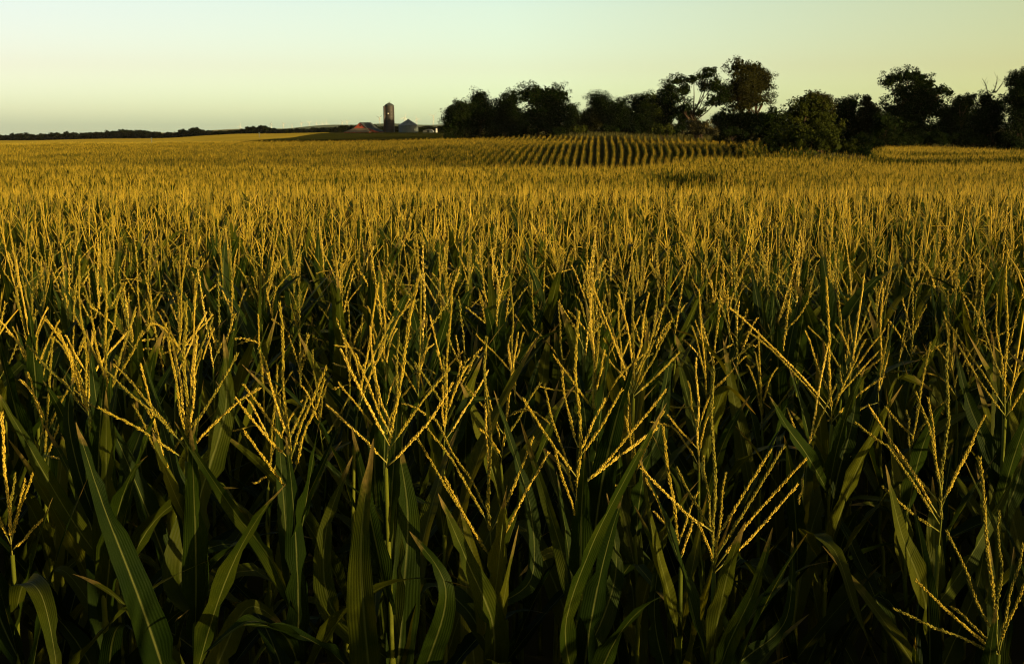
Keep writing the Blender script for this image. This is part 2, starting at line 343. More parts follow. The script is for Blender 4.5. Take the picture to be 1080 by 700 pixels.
def spikelets(b, pts, r, pitch, size, ranks, lod, rnd):
    """small plump florets packed along the polyline pts"""
    L = [0.0]
    for i in range(1, len(pts)): L.append(L[-1] + (pts[i] - pts[i - 1]).length)
    n = max(2, int(L[-1] / pitch)); 
    for k in range(n):
        s_ = L[-1] * (k + 0.5) / n; j = 1
        while j < len(pts) - 1 and L[j] < s_: j += 1
        q = (s_ - L[j - 1]) / max(1e-6, L[j] - L[j - 1]); c_ = pts[j - 1].lerp(pts[j], q); tg = (pts[j] - pts[j - 1]).normalized()
        a = tg.cross(Vector((0.2, 0.3, 1))).normalized(); bb = tg.cross(a); tap = 1 - 0.45 * (k / n)
        for m_ in range(ranks):
            an = 2 * pi * m_ / ranks + (k % 2) * pi / ranks + r.uniform(-.35, .35)
            o = a * cos(an) + bb * sin(an); sz = size * r.uniform(0.75, 1.3)
            ax = (tg + o * r.uniform(0.02, 0.38)).normalized(); c0 = c_ + o * sz * 0.09; e = ax.cross(o).normalized(); w = sz * 0.17 * tap + 0.0005
            o2 = e.cross(ax)
            tip = c0 + ax * sz; mid = c0 + ax * sz * 0.45
            V = [c0, mid + e * w, mid + o2 * w, mid - e * w, mid - o2 * w, tip]
            Fc = [(0, 2, 1), (0, 3, 2), (0, 4, 3), (0, 1, 4), (5, 1, 2), (5, 2, 3), (5, 3, 4), (5, 4, 1)]
            b.add(V, Fc, [(0, 0, min(1, max(0, rnd + r.uniform(-.3, .3))))] * 6, 1)

def curve_pts(a, b_, bow, r, n=7):
    a, b_ = Vector(a), Vector(b_); d = b_ - a; s_ = d.cross(Vector((0, 0, 1))); s_ = s_.normalized() if s_.length > 1e-5 else Vector((1, 0, 0))
    up = Vector((0, 0, 1)); w1 = r.uniform(-.5, .5)
    wp = r.uniform(0, 6); wa = r.uniform(.004, .016) * d.length
    return [a + d * (i / n) + (up * bow + s_ * w1 * abs(bow)) * sin(pi * i / n) * d.length + (s_ + up * .6) * wa * sin(wp + i * 1.3) * min(1, i) for i in range(n + 1)]

def tassel_branch(a, b_, r, lod, spike=False, bow=0.06, fat=1.0):
    b = MB(); rnd = r.random()
    if lod == 0:
        pts = curve_pts(a, b_, bow, r, 8)
        b.tube(pts, [0.0019 * (1 - 0.55 * i / 8) for i in range(9)], 4, 0, rnd)
        i0 = 1 if spike else 2
        spikelets(b, pts[i0 - (0 if spike else 1):], r, 0.0052, 0.0100 * fat, 4 if spike else 3, 0, rnd)
    elif lod == 1:
        pts = curve_pts(a, b_, bow, r, 5)
        b.tube(pts, [0.0018 * (1 - 0.4 * i / 5) for i in range(6)], 3, 0, rnd, cap=False)
        spikelets(b, pts[(0 if spike else 1):], r, 0.011, 0.0155, 2, 1, rnd)
    elif lod == 2:
        pts = curve_pts(a, b_, bow, r, 5)
        rr = 0.0042 if spike else 0.0032
        b.tube(pts, [0.0018] + [rr * r.uniform(0.75, 1.2) for _ in range(3)] + [rr * .8, rr * 0.4], 3, 1, rnd, cap=False)
    else:
        a, b_ = Vector(a), Vector(b_); w = 0.0085 if spike else 0.0065; d = b_ - a
        s_ = Vector((d.y, -d.x, 0)); s_ = s_.normalized() if s_.length > 1e-4 else Vector((1, 0, 0))
        s1 = (Vector((1, 0.3, 0)) * w * .5); s2 = Vector((-0.3, 1, 0)) * w * .5
        m_ = a.lerp(b_, .55) + Vector((0, 0, bow * d.length))
        for s_ in (s1, s2): b.add([a - s_ * .4, a + s_ * .4, m_ + s_, m_ - s_, b_ + s_ * .3, b_ - s_ * .3], [(0, 1, 2, 3), (3, 2, 4, 5)], [(0, 0, rnd)] * 6, 1)
    return b

def tassel_layout(r, kind=None):
    """(spike end, [(base, tip)...]) in metres above the tassel node"""
    lean = Vector((r.uniform(-.06, .06), r.uniform(-.06, .06), 0)); Ls = r.uniform(0.36, 0.48)
    tip = lean + Vector((0, 0, Ls)); n = r.choice([2, 3, 4, 5, 5, 6, 7]); br = []
    for i in range(n):
        zb = 0.02 + 0.15 * (i / n) ** 1.1; az = i * 2.4 + r.uniform(-.5, .5); th = R(r.uniform(18, 58) if r.random() < .92 else r.uniform(75, 125)) * (1 - 0.35 * i / n); L = r.uniform(0.17, 0.27) * (1 - 0.25 * i / n)
        a = Vector((0, 0, zb)) + lean * (zb / Ls); br.append((a, a + Vector((sin(az) * sin(th), cos(az) * sin(th), cos(th))) * L))
    return tip, br

def stalk_mb(Hn, r, lod, hs):
    n = (8, 5, 3)[lod]; b = MB(); zs = [0, 0.3, 0.8, 1.3] + sorted(h for h in hs if h > 1.31) + [Hn]; zs = [z for z in zs if z <= Hn]; P = []; Rr = []
    wob = [r.uniform(-.008, .008) for _ in range(40)]
    for i, z in enumerate(zs):
        f = z / Hn; rad = 0.0145 * (1 - f) + 0.0042 * f ; x, y = wob[i] * min(1, z), wob[i + 12] * min(1, z)
        if z in (0, Hn): x = y = 0
        if lod == 0 and z in hs:
            P += [(x, y, z - .012), (x, y, z), (x, y, z + .014)]; Rr += [rad * 1.05, rad * 1.35, rad * 0.95]
        else: P.append((x, y, z)); Rr.append(rad)
    b.tube(P, Rr, n, 0, r.random(), cap=lod < 2); return b

def plant_spec(r):
    Hn = r.uniform(1.80, 2.02); top = Hn - r.uniform(0.10, 0.22); hs = []; z = top
    while z > 0.7 and len(hs) < 9: hs.append(z); z -= r.uniform(0.12, 0.19)
    az = r.uniform(0, pi); L = []
    for i, h in enumerate(hs):
        a = az + pi * (i % 2) + r.uniform(-.45, .45); up = max(0, 1 - i / 5)
        Ln = (0.54 + 0.09 * min(i, 4)) * r.uniform(0.8, 1.2); th0 = R(r.uniform(5, 17) + 5 * min(i, 4))
        bend = R(r.uniform(2, 34) if r.random() < 0.66 else r.uniform(45, 120)) * (0.65 + 0.13 * i)
        if i < 2: Ln = min(Ln, (Hn + .26 - h) / .96)
        L.append((h, a, Ln, r.uniform(0.070, 0.098) * (0.8 if i == 0 else 1), th0, min(bend, R(140))))
    return Hn, L, tassel_layout(r)

def plant_parts(seed, lod):
    """local meshes: list of (name, MB, mats, children)"""
    r = random.Random(seed); Hn, L, (tip, br) = plant_spec(r); nl = {0: 9, 1: 8, 2: 6, 3: 6}[lod]; ll = (0, 1, 1, 2)[lod]; tl = lod
    parts = [('stalk', stalk_mb(Hn, r, min(lod, 2), [l[0] for l in L]))]
    for l in L[:nl]: parts.append(('leaf', std_leaf(*l, ll, r)))
    node = Vector((0, 0, Hn)); T = [('spike', tassel_branch(node, node + tip, r, tl, True, 0.01))]
    for a, b_ in br[:(12, 12, 9, 6)[lod]]: T.append(('branch', tassel_branch(node + a, node + b_, r, tl, False, r.choice([r.uniform(-.06, .05), r.uniform(.03, .2)]))))
    return parts, T, Hn

MT = [M['rachis'], M['tassel']]

# ------------------------------------------------------------------ where the maize stands
def edge_px(px): return np.interp(px, [-500, 0, 160, 270, 480, 560, 735, 752, 770, 788, 803, 912, 925, 935, 1080, 1600],
                                      [218, 222, 240, 262, 262, 250, 245, 205, 162, 142, 117, 116, 160, 200, 204, 204])
def in_field(X, Y):
    px = 540 + X / np.maximum(Y, 1) * F
    ok = (Y > 2.0) & (Y < edge_px(px))
    ok &= ~((px > 915) & (Y > 109) & (Y < 123)); ok &= ~((px > 915) & (Y > 138.5) & (Y < 149))
    for cx, cy, rx, ry in ((8.0, 55.5, 1.9, 8), (11.0, 68, 1.9, 9), (8.2, 70, 1.4, 8), (12.2, 57, 1.6, 6), (4.6, 60, 1.2, 4), (15.6, 62, 1.3, 5)):
        ok &= ((X - cx) / rx) ** 2 + ((Y - cy) / ry) ** 2 > 1
    return ok

# ------------------------------------------------------------------ the nearest plants, one by one
# tip, node: photo pixels of the tassel tip and its lowest joint; Y depth; branches (base px, tip px, depth of the tip)
HERO = [
 dict(label='tall maize plant at the left whose single spike rises far above its neighbours', Y=3.3, tip=(110, 256), node=(112, 440),
      br=[((112, 425), (143, 325), .10), ((111, 405), (96, 335), -.06), ((112, 395), (78, 330), .08), ((112, 435), (66, 400), .12), ((111, 380), (128, 300), -.1), ((112, 415), (150, 350), -.08)],
      lv=[([(112, 612, 0), (84, 560, -.03), (50, 505, -.07), (22, 455, -.1), (-6, 408, -.12)], .052, (0.6, -1, .4)),
          ([(110, 690, 0), (98, 640, .02), (62, 600, .12), (30, 640, .2)], .05, (0, -.6, 1))]),
 dict(label='maize plant at the left with its tassel bent over towards the left edge', Y=3.15, tip=(50, 338), node=(99, 452), bow=.12,
      br=[((95, 436), (28, 365), .05), ((92, 425), (62, 348), -.05), ((98, 445), (72, 370), .14)],
      lv=[([(98, 560, 0), (84, 500, .05), (72, 440, .08), (78, 395, .1)], .05, (.3, -1, .3))]),
 dict(label='maize plant left of centre with wide sideways tassel branches and bright bare stalk', Y=2.95, tip=(194, 320), node=(197, 487),
      br=[((197, 470), (107, 388), .03), ((196, 486), (105, 430), -.10), ((196, 465), (178, 358), -.05), ((197, 470), (207, 356), .06), ((197, 460), (250, 374), .04), ((198, 478), (272, 410), -.06), ((196, 475), (120, 384), .12), ((197, 455), (185, 372), .1)],
      lv=[([(194, 556, 0), (184, 520, -.03), (170, 485, -.05), (161, 456, -.05)], .034, (.8, -1, .2)),
          ([(206, 850, 0), (186, 750, -.1), (150, 640, -.2), (108, 530, -.26), (80, 445, -.28)], .098, (.7, -1, .05)),
          ([(197, 760, 0), (230, 700, .06), (262, 640, .12), (300, 660, .16)], .075, (.3, -.8, .8)), ([(197, 640, 0), (190, 600, .1), (212, 520, .2), (238, 430, .26), (236, 352, .28)], .108, (.35, -1, 0))]),
 dict(label='maize plant with a neat candelabra tassel left of the centre above a glowing bare stalk', Y=2.9, tip=(295, 322), node=(308, 524),
      br=[((301, 484), (249, 420), -.04), ((299, 470), (258, 406), .05), ((305, 522), (258, 455), -.08), ((298, 455), (276, 374), .08), ((308, 485), (344, 389), -.05), ((309, 505), (343, 402), -.09), ((304, 465), (325, 418), .08), ((300, 460), (283, 395), -.02)],
      lv=[([(318, 652, 0), (286, 590, -.02), (248, 540, -.05), (214, 490, -.08), (184, 444, -.1)], .048, (-.7, -1, .5)),
          ([(314, 568, 0), (322, 530, -.02), (340, 490, -.05), (359, 446, -.06)], .036, (-.6, -1, .2)),
          ([(318, 700, 0), (300, 670, -.15), (262, 655, -.25), (214, 690, -.3)], .075, (0, -.2, 1))]),
 dict(label='maize plant near the middle, slanting spike and splayed paired branches', Y=2.9, tip=(441, 290), node=(407, 494),
      br=[((402, 470), (360, 370), -.05), ((404, 460), (376, 374), .04), ((402, 488), (345, 428), .07), ((407, 455), (396, 402), .1), ((409, 474), (473, 390), .03), ((408, 492), (477, 406), -.07), ((405, 440), (420, 350), .06)],
      lv=[([(406, 880, 0), (398, 770, -.04), (386, 670, -.08), (381, 570, -.1), (394, 462, -.1)], .112, (-.45, -1, .1)),
          ([(412, 760, 0), (424, 640, .04), (430, 540, .06), (416, 452, .04)], .09, (.5, -1, .1)), ([(408, 780, 0), (450, 700, -.1), (470, 620, -.15), (432, 560, -.1)], .07, (.3, -1, .2)),
          ([(408, 700, 0), (350, 640, .1), (344, 560, .16), (372, 480, .2)], .07, (-.2, -1, .1))]),
 dict(label='maize plant just left of the centre whose lowest tassel branches spread in shade', Y=3.05, tip=(513, 358), node=(519, 590),
      br=[((517, 560), (452, 452), .02), ((518, 588), (440, 462), -.05), ((517, 545), (456, 440), .1), ((518, 600), (470, 505), -.08), ((521, 560), (562, 462), .05), ((521, 585), (577, 478), -.07), ((516, 520), (512, 420), .08)],
      lv=[([(545, 730, 0), (520, 660, -.1), (492, 590, -.16), (462, 520, -.2)], .075, (.3, -1, .3)),
          ([(520, 640, 0), (560, 610, .15), (560, 540, .2), (540, 470, .22), (521, 412, .24)], .05, (.4, -1, .2)),
          ([(518, 690, 0), (490, 640, .1), (450, 620, .2), (425, 690, .2)], .07, (0, -.3, 1))]),
 dict(label='maize plant right of centre with a tall straight spike and long arms reaching right', Y=2.9, tip=(608, 332), node=(611, 562),
      br=[((608, 505), (552, 421), -.03), ((610, 532), (574, 408), .06), ((613, 480), (637, 422), .08), ((614, 482), (655, 412), -.04), ((614, 516), (701, 412), -.06), ((614, 512), (692, 452), .05), ((609, 470), (592, 392), .1), ((611, 555), (583, 470), -.12)],
      lv=[([(582, 740, 0), (596, 665, -.12), (622, 580, -.2), (662, 500, -.24), (703, 425, -.26)], .052, (.6, -1, .2)),
          ([(612, 650, 0), (604, 620, .08), (580, 540, .14), (548, 440, .18)], .055, (-.4, -1, .2)),
          ([(611, 700, 0), (640, 640, .1), (650, 590, .15), (640, 520, .2)], .06, (.2, -1, .1))]),
 dict(label='maize plant in the right foreground with erect spike and arms fanning right over darkness', Y=2.8, tip=(751, 388), node=(753, 604),
      br=[((750, 560), (677, 493), -.05), ((750, 562), (714, 494), .05), ((753, 575), (742, 482), .08), ((756, 572), (812, 476), .05), ((757, 590), (826, 472), -.02), ((757, 600), (849, 486), -.08), ((757, 606), (840, 512), .08), ((752, 600), (736, 553), -.1), ((753, 605), (765, 500), -.1)],
      lv=[([(745, 740, 0), (768, 680, -.05), (796, 620, -.08), (815, 556, -.1)], .048, (-.3, -1, .2)),
          ([(755, 720, 0), (790, 690, .15), (830, 650, .2), (836, 560, .22)], .055, (.2, -1, .1))]),
 dict(label='small pale maize plant with a stubby tassel leaning against the right foreground plant', Y=3.0, tip=(698, 450), node=(718, 598), bow=.03,
      br=[((715, 580), (680, 502), .04), ((717, 590), (731, 548), -.04), ((713, 560), (690, 540), .07), ((716, 575), (735, 520), .06)],
      lv=[([(724, 672, 0), (704, 620, -.04), (686, 550, -.07), (676, 480, -.08)], .034, (.6, -1, .2)),
          ([(722, 740, 0), (700, 700, .1), (690, 640, .15), (700, 560, .2)], .06, (-.2, -1, .1))]),
 dict(label='maize plant at the right, high spike with many arms pointing up left', Y=2.9, tip=(1001, 364), node=(990, 575),
      br=[((986, 545), (917, 430), .04), ((986, 552), (936, 470), -.05), ((984, 530), (903, 446), .1), ((996, 535), (1038, 440), -.04), ((985, 525), (980, 420), .07), ((984, 520), (967, 415), -.05), ((997, 528), (1030, 455), .08), ((988, 560), (930, 512), -.09)],
      lv=[([(990, 680, 0), (972, 620, -.05), (950, 560, -.08), (934, 490, -.1)], .062, (.3, -1, .2)),
          ([(990, 640, 0), (1015, 600, .12), (1050, 540, .2), (1085, 470, .25)], .06, (.5, -1, .3)),
          ([(990, 740, 0), (1000, 690, .1), (1030, 620, .2), (1040, 560, .2)], .07, (.1, -1, .1))]),
 dict(label='nearest maize plant, bottom right corner, its arms sweeping low to the left', Y=2.6, tip=(1033, 485), node=(1053, 690),
      br=[((1045, 706), (944, 643), -.05), ((1050, 696), (967, 613), -.1), ((1052, 680), (1000, 560), .08), ((1057, 682), (1079, 574), .04), ((1053, 668), (1054, 540), -.06), ((1056, 690), (1092, 600), -.08), ((1049, 700), (1004, 640), .1)],
      lv=[([(1055, 800, 0), (1070, 740, .1), (1090, 680, .15), (1110, 600, .2)], .07, (.2, -1, .1))]),
 dict(label='maize plant cut by the left photo edge, its short tassel low over shade', Y=2.9, tip=(1, 438), node=(13, 585),
      br=[((10, 560), (34, 500), -.04), ((12, 572), (26, 506), .06), ((12, 580), (43, 548), -.06), ((8, 550), (16, 500), .08), ((11, 575), (-22, 500), .05)],
      lv=[([(17, 645, 0), (26, 615, -.1), (44, 628, -.2), (58, 690, -.28), (62, 750, -.3)], .062, (0.2, -.5, 1)),
          ([(17, 700, 0), (-4, 640, .08), (-20, 560, .12), (-14, 500, .15)], .07, (.1, -1, .1))]),
 dict(label='maize plant standing in the second rank at the right with long nearly level left arm', Y=3.8, tip=(872, 296), node=(877, 448),
      br=[((873, 442), (790, 350), .03), ((875, 432), (770, 325), -.06), ((877, 425), (925, 372), .05), ((878, 440), (912, 360), -.05), ((875, 420), (850, 350), .08), ((877, 445), (932, 398), .1)],
      lv=[([(876, 520, 0), (850, 478, -.1), (830, 450, -.15), (812, 418, -.2)], .055, (.5, -1, .5)),
          ([(877, 560, 0), (884, 500, .05), (900, 440, .1), (906, 380, .12)], .07, (-.2, -1, .1)),
          ([(876, 600, 0), (850, 565, -.3), (880, 580, -.5), (905, 650, -.6), (935, 720, -.6)], .06, (.2, -.3, 1))]),
 dict(label='maize plant near the right edge in the second rank with a broad open fan tassel', Y=3.65, tip=(1062, 266), node=(1060, 442),
      br=[((1058, 430), (998, 338), .04), ((1059, 438), (1012, 366), -.05), ((1061, 425), (1090, 330), .06), ((1058, 410), (1030, 330), .1), ((1061, 440), (1098, 380), -.05), ((1060, 405), (1050, 310), -.06)],
      lv=[([(1060, 520, 0), (1040, 470, .05), (1020, 420, .08), (1006, 360, .1)], .06, (-.3, -1, .3)),
          ([(1060, 560, 0), (1075, 500, .05), (1085, 440, .1), (1090, 400, .1)], .07, (.3, -1, .1))]),
 dict(label='bushy tasselled maize plant in the second rank right of the centre, arms clustered thickly', Y=3.8, tip=(667, 278), node=(668, 420),
      br=[((667, 405), (640, 330), .04), ((668, 410), (625, 300), -.06), ((668, 400), (696, 330), .05), ((669, 415), (706, 345), -.05), ((668, 395), (683, 310), .08), ((668, 390), (652, 310), -.08), ((669, 418), (716, 372), .1), ((667, 415), (636, 372), .1), ((668, 412), (690, 360), -.1)],
      lv=[([(668, 500, 0), (690, 470, .05), (700, 420, .08), (709, 362, .1)], .07, (.2, -1, .1)),
          ([(668, 560, 0), (640, 500, .05), (634, 440, .1), (640, 380, .1)], .07, (-.2, -1, .1))]),
]
GROUP_NEAR = 'maize plants standing closest to the camera'
hero_xy = []
for hi, H in enumerate(HERO):
    r = random.Random(100 + hi); Y = H['Y']; nd = at(*H['node'], Y); tp = at(*H['tip'], Y + r.uniform(-.05, .05))
    root = Vector((nd.x + r.uniform(-.02, .02), Y + r.uniform(-.02, .04), gz(nd.x, Y))); hero_xy.append((root.x, root.y))
    pl = empty('maize_plant', root); tag(pl, H['label'], 'corn plant', GROUP_NEAR)
    loc = lambda p: Vector(p) - root
    nl = loc(nd); az = r.uniform(0, pi); hs = []; z = nl.z - 0.55
    while z > 0.5: hs.append(z); z -= r.uniform(.13, .18)
    allh = [loc(at(*l[0][0][:2], Y)).z for l in H['lv']]
    sm = MB(); zs = sorted([0, .4] + [h for h in hs + allh if 0.45 < h < nl.z - .04] + [nl.z]); P = []; Rr = []
    for z in zs:
        f = z / nl.z; q = Vector((nl.x * f ** 2, nl.y * f ** 2, z)); rad = 0.014 * (1 - f) + 0.0052 * f
        if 0.45 < z < nl.z: P += [q + Vector((0, 0, -.012)), q, q + Vector((0, 0, .014))]; Rr += [rad * 1.05, rad * 1.4, rad * .95]
        else: P.append(q); Rr.append(rad)
    sm.tube(P, Rr, 8, 0, r.random()); sm.build('stalk', M['stalk'], pl)
    for pts, wd, nr in H['lv']:
        PP = [loc(at(a, b_, Y + d)) for a, b_, d in pts]; f = min(1, PP[0].z / nl.z); PP[0] = Vector((nl.x * f * f, nl.y * f * f, PP[0].z))
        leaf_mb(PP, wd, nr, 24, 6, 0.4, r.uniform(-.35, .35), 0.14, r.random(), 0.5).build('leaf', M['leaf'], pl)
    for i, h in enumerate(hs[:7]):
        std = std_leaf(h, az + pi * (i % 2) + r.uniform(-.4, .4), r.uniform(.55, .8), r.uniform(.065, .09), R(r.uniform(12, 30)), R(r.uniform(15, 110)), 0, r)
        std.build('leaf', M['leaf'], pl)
    for h, Ln, a_ in ((nl.z - r.uniform(.16, .24), .40, az + r.uniform(-.5, .5)), (nl.z - r.uniform(.30, .38), .55, az + pi + r.uniform(-.5, .5)), (nl.z - r.uniform(.44, .5), .66, az + r.uniform(-.5, .5))):
        o_ = std_leaf(h, a_, Ln * r.uniform(.9, 1.1), r.uniform(.05, .078), R(r.uniform(5, 14)), R(r.uniform(3, 22)), 0, r); f = (h / nl.z) ** 2
        o_.v = [(x + nl.x * f, y + nl.y * f, z) for x, y, z in o_.v]; o_.build('leaf', M['leaf'], pl)
    tas = tassel_branch(nl, loc(tp), r, 0, True, H.get('bow', 0.01), 1.22).build('tassel', MT, pl)
    for a, b_, d in H['br']:
        q = max(0.0, min(.9, (H['node'][1] - a[1]) / (H['node'][1] - H['tip'][1]))); base = nl.lerp(loc(tp), q) if q > 0 else nl - Vector((0, 0, .0))
        tassel_branch(base, loc(at(*b_, Y + d)), r, 0, False, r.uniform(-.06, .07)).build('branch', MT, tas)

# ------------------------------------------------------------------ the rest of the maize
rows = []                                     # every plant of the near ground: rows run across the view up to the crest
for yb in np.arange(-15, 2.3, .74):            # unseen plants added behind and beside the camera to shade the front ranks
    for xb in np.arange(-9, 17, .21):
        xx = xb + rng.uniform(-.03, .03)
        if (yb < -1.0 or (xx > .50 * max(yb, 0) + 1.0)) and (yb < -3 or rng.random() < .82) or (xx < -.5 * max(yb, 0) - 1.6): rows.append((xx, yb + rng.normal(0, .04), 99))
yrow = 2.95; k = 0
while yrow < 41:
    x = -0.5 * yrow - 7 + rng.uniform(0, .2); xe = 0.5 * yrow + 16
    while x < xe:
        rows.append((x, yrow + rng.normal(0, .045), k)); x += rng.uniform(.165, .245)
    yrow += 0.74; k += 1
near = np.array(rows); near = near[in_field(near[:, 0], near[:, 1]) | (near[:, 2] == 99)]
keep = np.ones(len(near), bool)
for hx, hy in hero_xy: keep &= (np.hypot(near[:, 0] - hx, near[:, 1] - hy) > 0.16)
px_n = 540 + near[:, 0] / near[:, 1] * F
keep &= ~((near[:, 2] == 0) & (px_n > -60) & (px_n < 1140))
near = near[keep]; px_n = 540 + near[:, 0] / np.maximum(near[:, 1], .01) * F
vis = (px_n > -15) & (px_n < 1095) & (near[:, 1] > 2)
order = np.argsort(near[:, 1] + np.where(vis, 0, 1000)); n_ind = 300 - len(HERO)
ind, rest = near[order[:n_ind]], near[order[n_ind:]]

def proto_meshes(seed, lod):
    parts, T, Hn = plant_parts(seed, lod)
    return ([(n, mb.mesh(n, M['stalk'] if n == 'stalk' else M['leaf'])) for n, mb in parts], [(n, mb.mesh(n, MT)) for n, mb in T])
P0 = [proto_meshes(200 + i, 0) for i in range(10)]; P1 = [proto_meshes(300 + i, 1) for i in range(14)]
ORD = ['', 'first', 'second', 'third', 'fourth', 'fifth', 'sixth', 'seventh', 'eighth', 'ninth', 'tenth', 'eleventh', 'twelfth', 'thirteenth', 'fourteenth', 'fifteenth', 'sixteenth', 'seventeenth', 'eighteenth', 'nineteenth', 'twentieth']
def ordinal(n): return ORD[n] if n <= 20 else ('twenty-' + ORD[n - 20] if n < 30 else ('thirtieth' if n == 30 else ('thirty-' + ORD[n - 30] if n < 40 else ('fortieth' if n == 40 else 'forty-' + ORD[n - 40]))))
place = {}
for k_ in set(ind[:, 2]):
    js = [j for j in range(len(ind)) if ind[j, 2] == k_]; js.sort(key=lambda j: ind[j, 0] / ind[j, 1])
    for q, j in enumerate(js): place[j] = (int(k_) + 1, q + 1)
for i, (x, y, k) in enumerate(ind):
    r = random.Random(900 + i); pm, tm = r.choice(P0 if y < 4.6 else P1); p = 540 + x / y * F
    pl = empty('maize_plant', (x, y, gz(x, y)), r.uniform(0, 2 * pi))
    pl.rotation_euler = (R(r.gauss(0, 2.2)), R(r.gauss(0, 2.2)), r.uniform(0, 2 * pi)); s_ = r.uniform(0.94, 1.05); pl.scale = (s_, s_, s_)
    rk, nth = place[i]
    tag(pl, f'tasselled maize plant in the {ordinal(rk)} rank back, {ordinal(nth)} from the left', 'corn plant', 'maize plants in the ranks behind the front row')
    for n, me in pm: link(bpy.data.objects.new(n, me), pl)
    spike = link(bpy.data.objects.new('tassel', tm[0][1]), pl)
    for n, me in tm[1:]: link(bpy.data.objects.new('branch', me), spike)

# everything farther off: one object, plants set out in rows
lib = bpy.data.collections.new('maize_library')
def joined(seed, lod, name, to=None, T=None):
    parts, Tl, Hn = plant_parts(seed, lod); b = to or MB()
    for n, mb in parts: b.merge(mb, 0 if n == 'stalk' else 1, T)
    for n, mb in Tl:
        q = MB(); q.v, q.f, q.a, q.m = mb.v, mb.f, mb.a, [m_ + 2 for m_ in mb.m]; b.merge(q, None, T)
    return b
MJ = [M['stalk'], M['leaf'], M['rachis'], M['tassel']]
NM, NS, SEG = 14, 10, 2.4       # NM single plants, NS pieces of row seen across, NS pieces of row seen along
for i in range(NM): lib.objects.link(bpy.data.objects.new(f'maize_a{i:02d}', joined(500 + i, 2, '').mesh('maize_plant_mesh', MJ)))
for i in range(2 * NS):
    b = MB(); r = random.Random(700 + i); n = 13; tight = .62 if i < NS else .36
    for j in range(n):
        yy = (j + .5) / n * SEG - SEG / 2 + r.uniform(-.05, .05); xx = r.gauss(0, .035); a = r.uniform(0, 2 * pi); s_ = r.uniform(.93, 1.07); ca, sa = cos(a), sin(a)
        lx, ly = r.gauss(0, .03), r.gauss(0, .03)
        joined(800 + r.randint(0, 60), 3, '', b, lambda p: Vector((xx + (p.x * ca - p.y * sa) * s_ * tight + lx * p.z, yy + (p.x * sa + p.y * ca) * s_ + ly * p.z, p.z * s_)))
    lib.objects.link(bpy.data.objects.new(f'maize_b{i:02d}', b.mesh('maize_row_mesh', MJ)))
n1 = len(rest); P = [np.column_stack([rest[:, 0], rest[:, 1]])]
Rot = [np.column_stack([rng.normal(0, .04, n1), rng.normal(0, .04, n1), rng.uniform(0, 2 * pi, n1)])]
Sc = [rng.uniform(.93, 1.08, n1)]; Id = [rng.integers(0, NM, n1)]
RD = 0.069; dx, dy = sin(RD), cos(RD)
ks = np.arange(-230, 230) * 0.762; ts = np.arange(93, 268, SEG)
KK, TT = np.meshgrid(ks, ts); TT = TT + (np.abs(KK * 7.31) % 1.0) * SEG * .5
turn = lambda X, Y: np.interp(540 + X / Y * F, [600, 650, 700, 760, 794, 798], [92.2, 92.2, 99, 107, 109, 400])   # where the rows change direction
# the rows fan and bend a little round the rise
X130 = KK + 9.0; off_ = X130 / 130 - RD; TH = RD + np.where(off_ > 0, np.minimum(off_, .16) * .78, np.maximum(off_, -.3) * .42)
rt_ = np.clip(off_ / .06, 0, 1); Y = TT; bow_ = np.where((Y > 110) & (Y < 156), np.sin(pi * (Y - 110) / 46), 0.0)
X = X130 + np.tan(TH) * (Y - 130) + .75 * rt_ * bow_; yaw_ = TH + .75 * rt_ * np.where((Y > 110) & (Y < 156), np.cos(pi * (Y - 110) / 46), 0) * pi / 46; ok = in_field(X, Y) & (Y > turn(X, Y)) & (np.abs(X) < 0.5 * Y + 14)
X, Y, yaw_ = X[ok], Y[ok], yaw_[ok]
# between the near ranks and the crest the rows still run across the view
XX, YY = np.meshgrid(np.arange(-64, 64, SEG), np.arange(yrow, 206, .762)); XX = XX + (YY * 3.7 % 1) * SEG; ok = in_field(XX, YY) & (YY < turn(XX, YY)) & (np.abs(XX) < .5 * YY + 14)
nv = len(X); X = np.concatenate([X, XX[ok]]); Y = np.concatenate([Y, YY[ok]]); n2 = len(X); across = np.arange(n2) >= nv; yaw_ = np.concatenate([yaw_, np.zeros(n2 - nv)])
sl = (ground(X + dx, Y + dy) - ground(X - dx, Y - dy)) / 2; sxl = (ground(X + dy, Y - dx) - ground(X - dy, Y + dx)) / 2
P.append(np.column_stack([X + rng.normal(0, .02, n2), Y])); flip = rng.integers(0, 2, n2)
# rotation: pitch with the slope, yaw with the row (some turned end for end)
Rot.append(np.column_stack([np.arctan(np.where(across, sxl, sl)) * np.where(flip, -1, 1), np.zeros(n2), np.where(across, -pi / 2, -yaw_) + flip * pi])); Sc.append(rng.uniform(.94, 1.06, n2) * (1 + .03 * np.sin(X * .21 + 2 * np.sin(Y * .11)))); Id.append(NM + rng.integers(0, NS, n2) + np.where(across, 0, NS))
P = np.concatenate(P); Rot = np.concatenate(Rot); Sc = np.concatenate(Sc); Id = np.concatenate(Id)
Z = ground(P[:, 0], P[:, 1]); co = np.column_stack([P, Z]).astype(np.float32)
print('maize instances', n1, n2)
me = bpy.data.meshes.new('maize_field'); me.vertices.add(len(co)); me.vertices.foreach_set('co', co.ravel())
a = me.attributes.new('rot', 'FLOAT_VECTOR', 'POINT'); a.data.foreach_set('vector', Rot.astype(np.float32).ravel())
a = me.attributes.new('scl', 'FLOAT', 'POINT'); a.data.foreach_set('value', Sc.astype(np.float32))
a = me.attributes.new('idx', 'INT', 'POINT'); a.data.foreach_set('value', Id.astype(np.int32))
fo = link(bpy.data.objects.new('maize_field', me))
tag(fo, 'golden tasselled maize crop filling the field beyond the nearest plants', 'maize field', kind='stuff')
ng = bpy.data.node_groups.new('plant_out_rows', 'GeometryNodeTree')
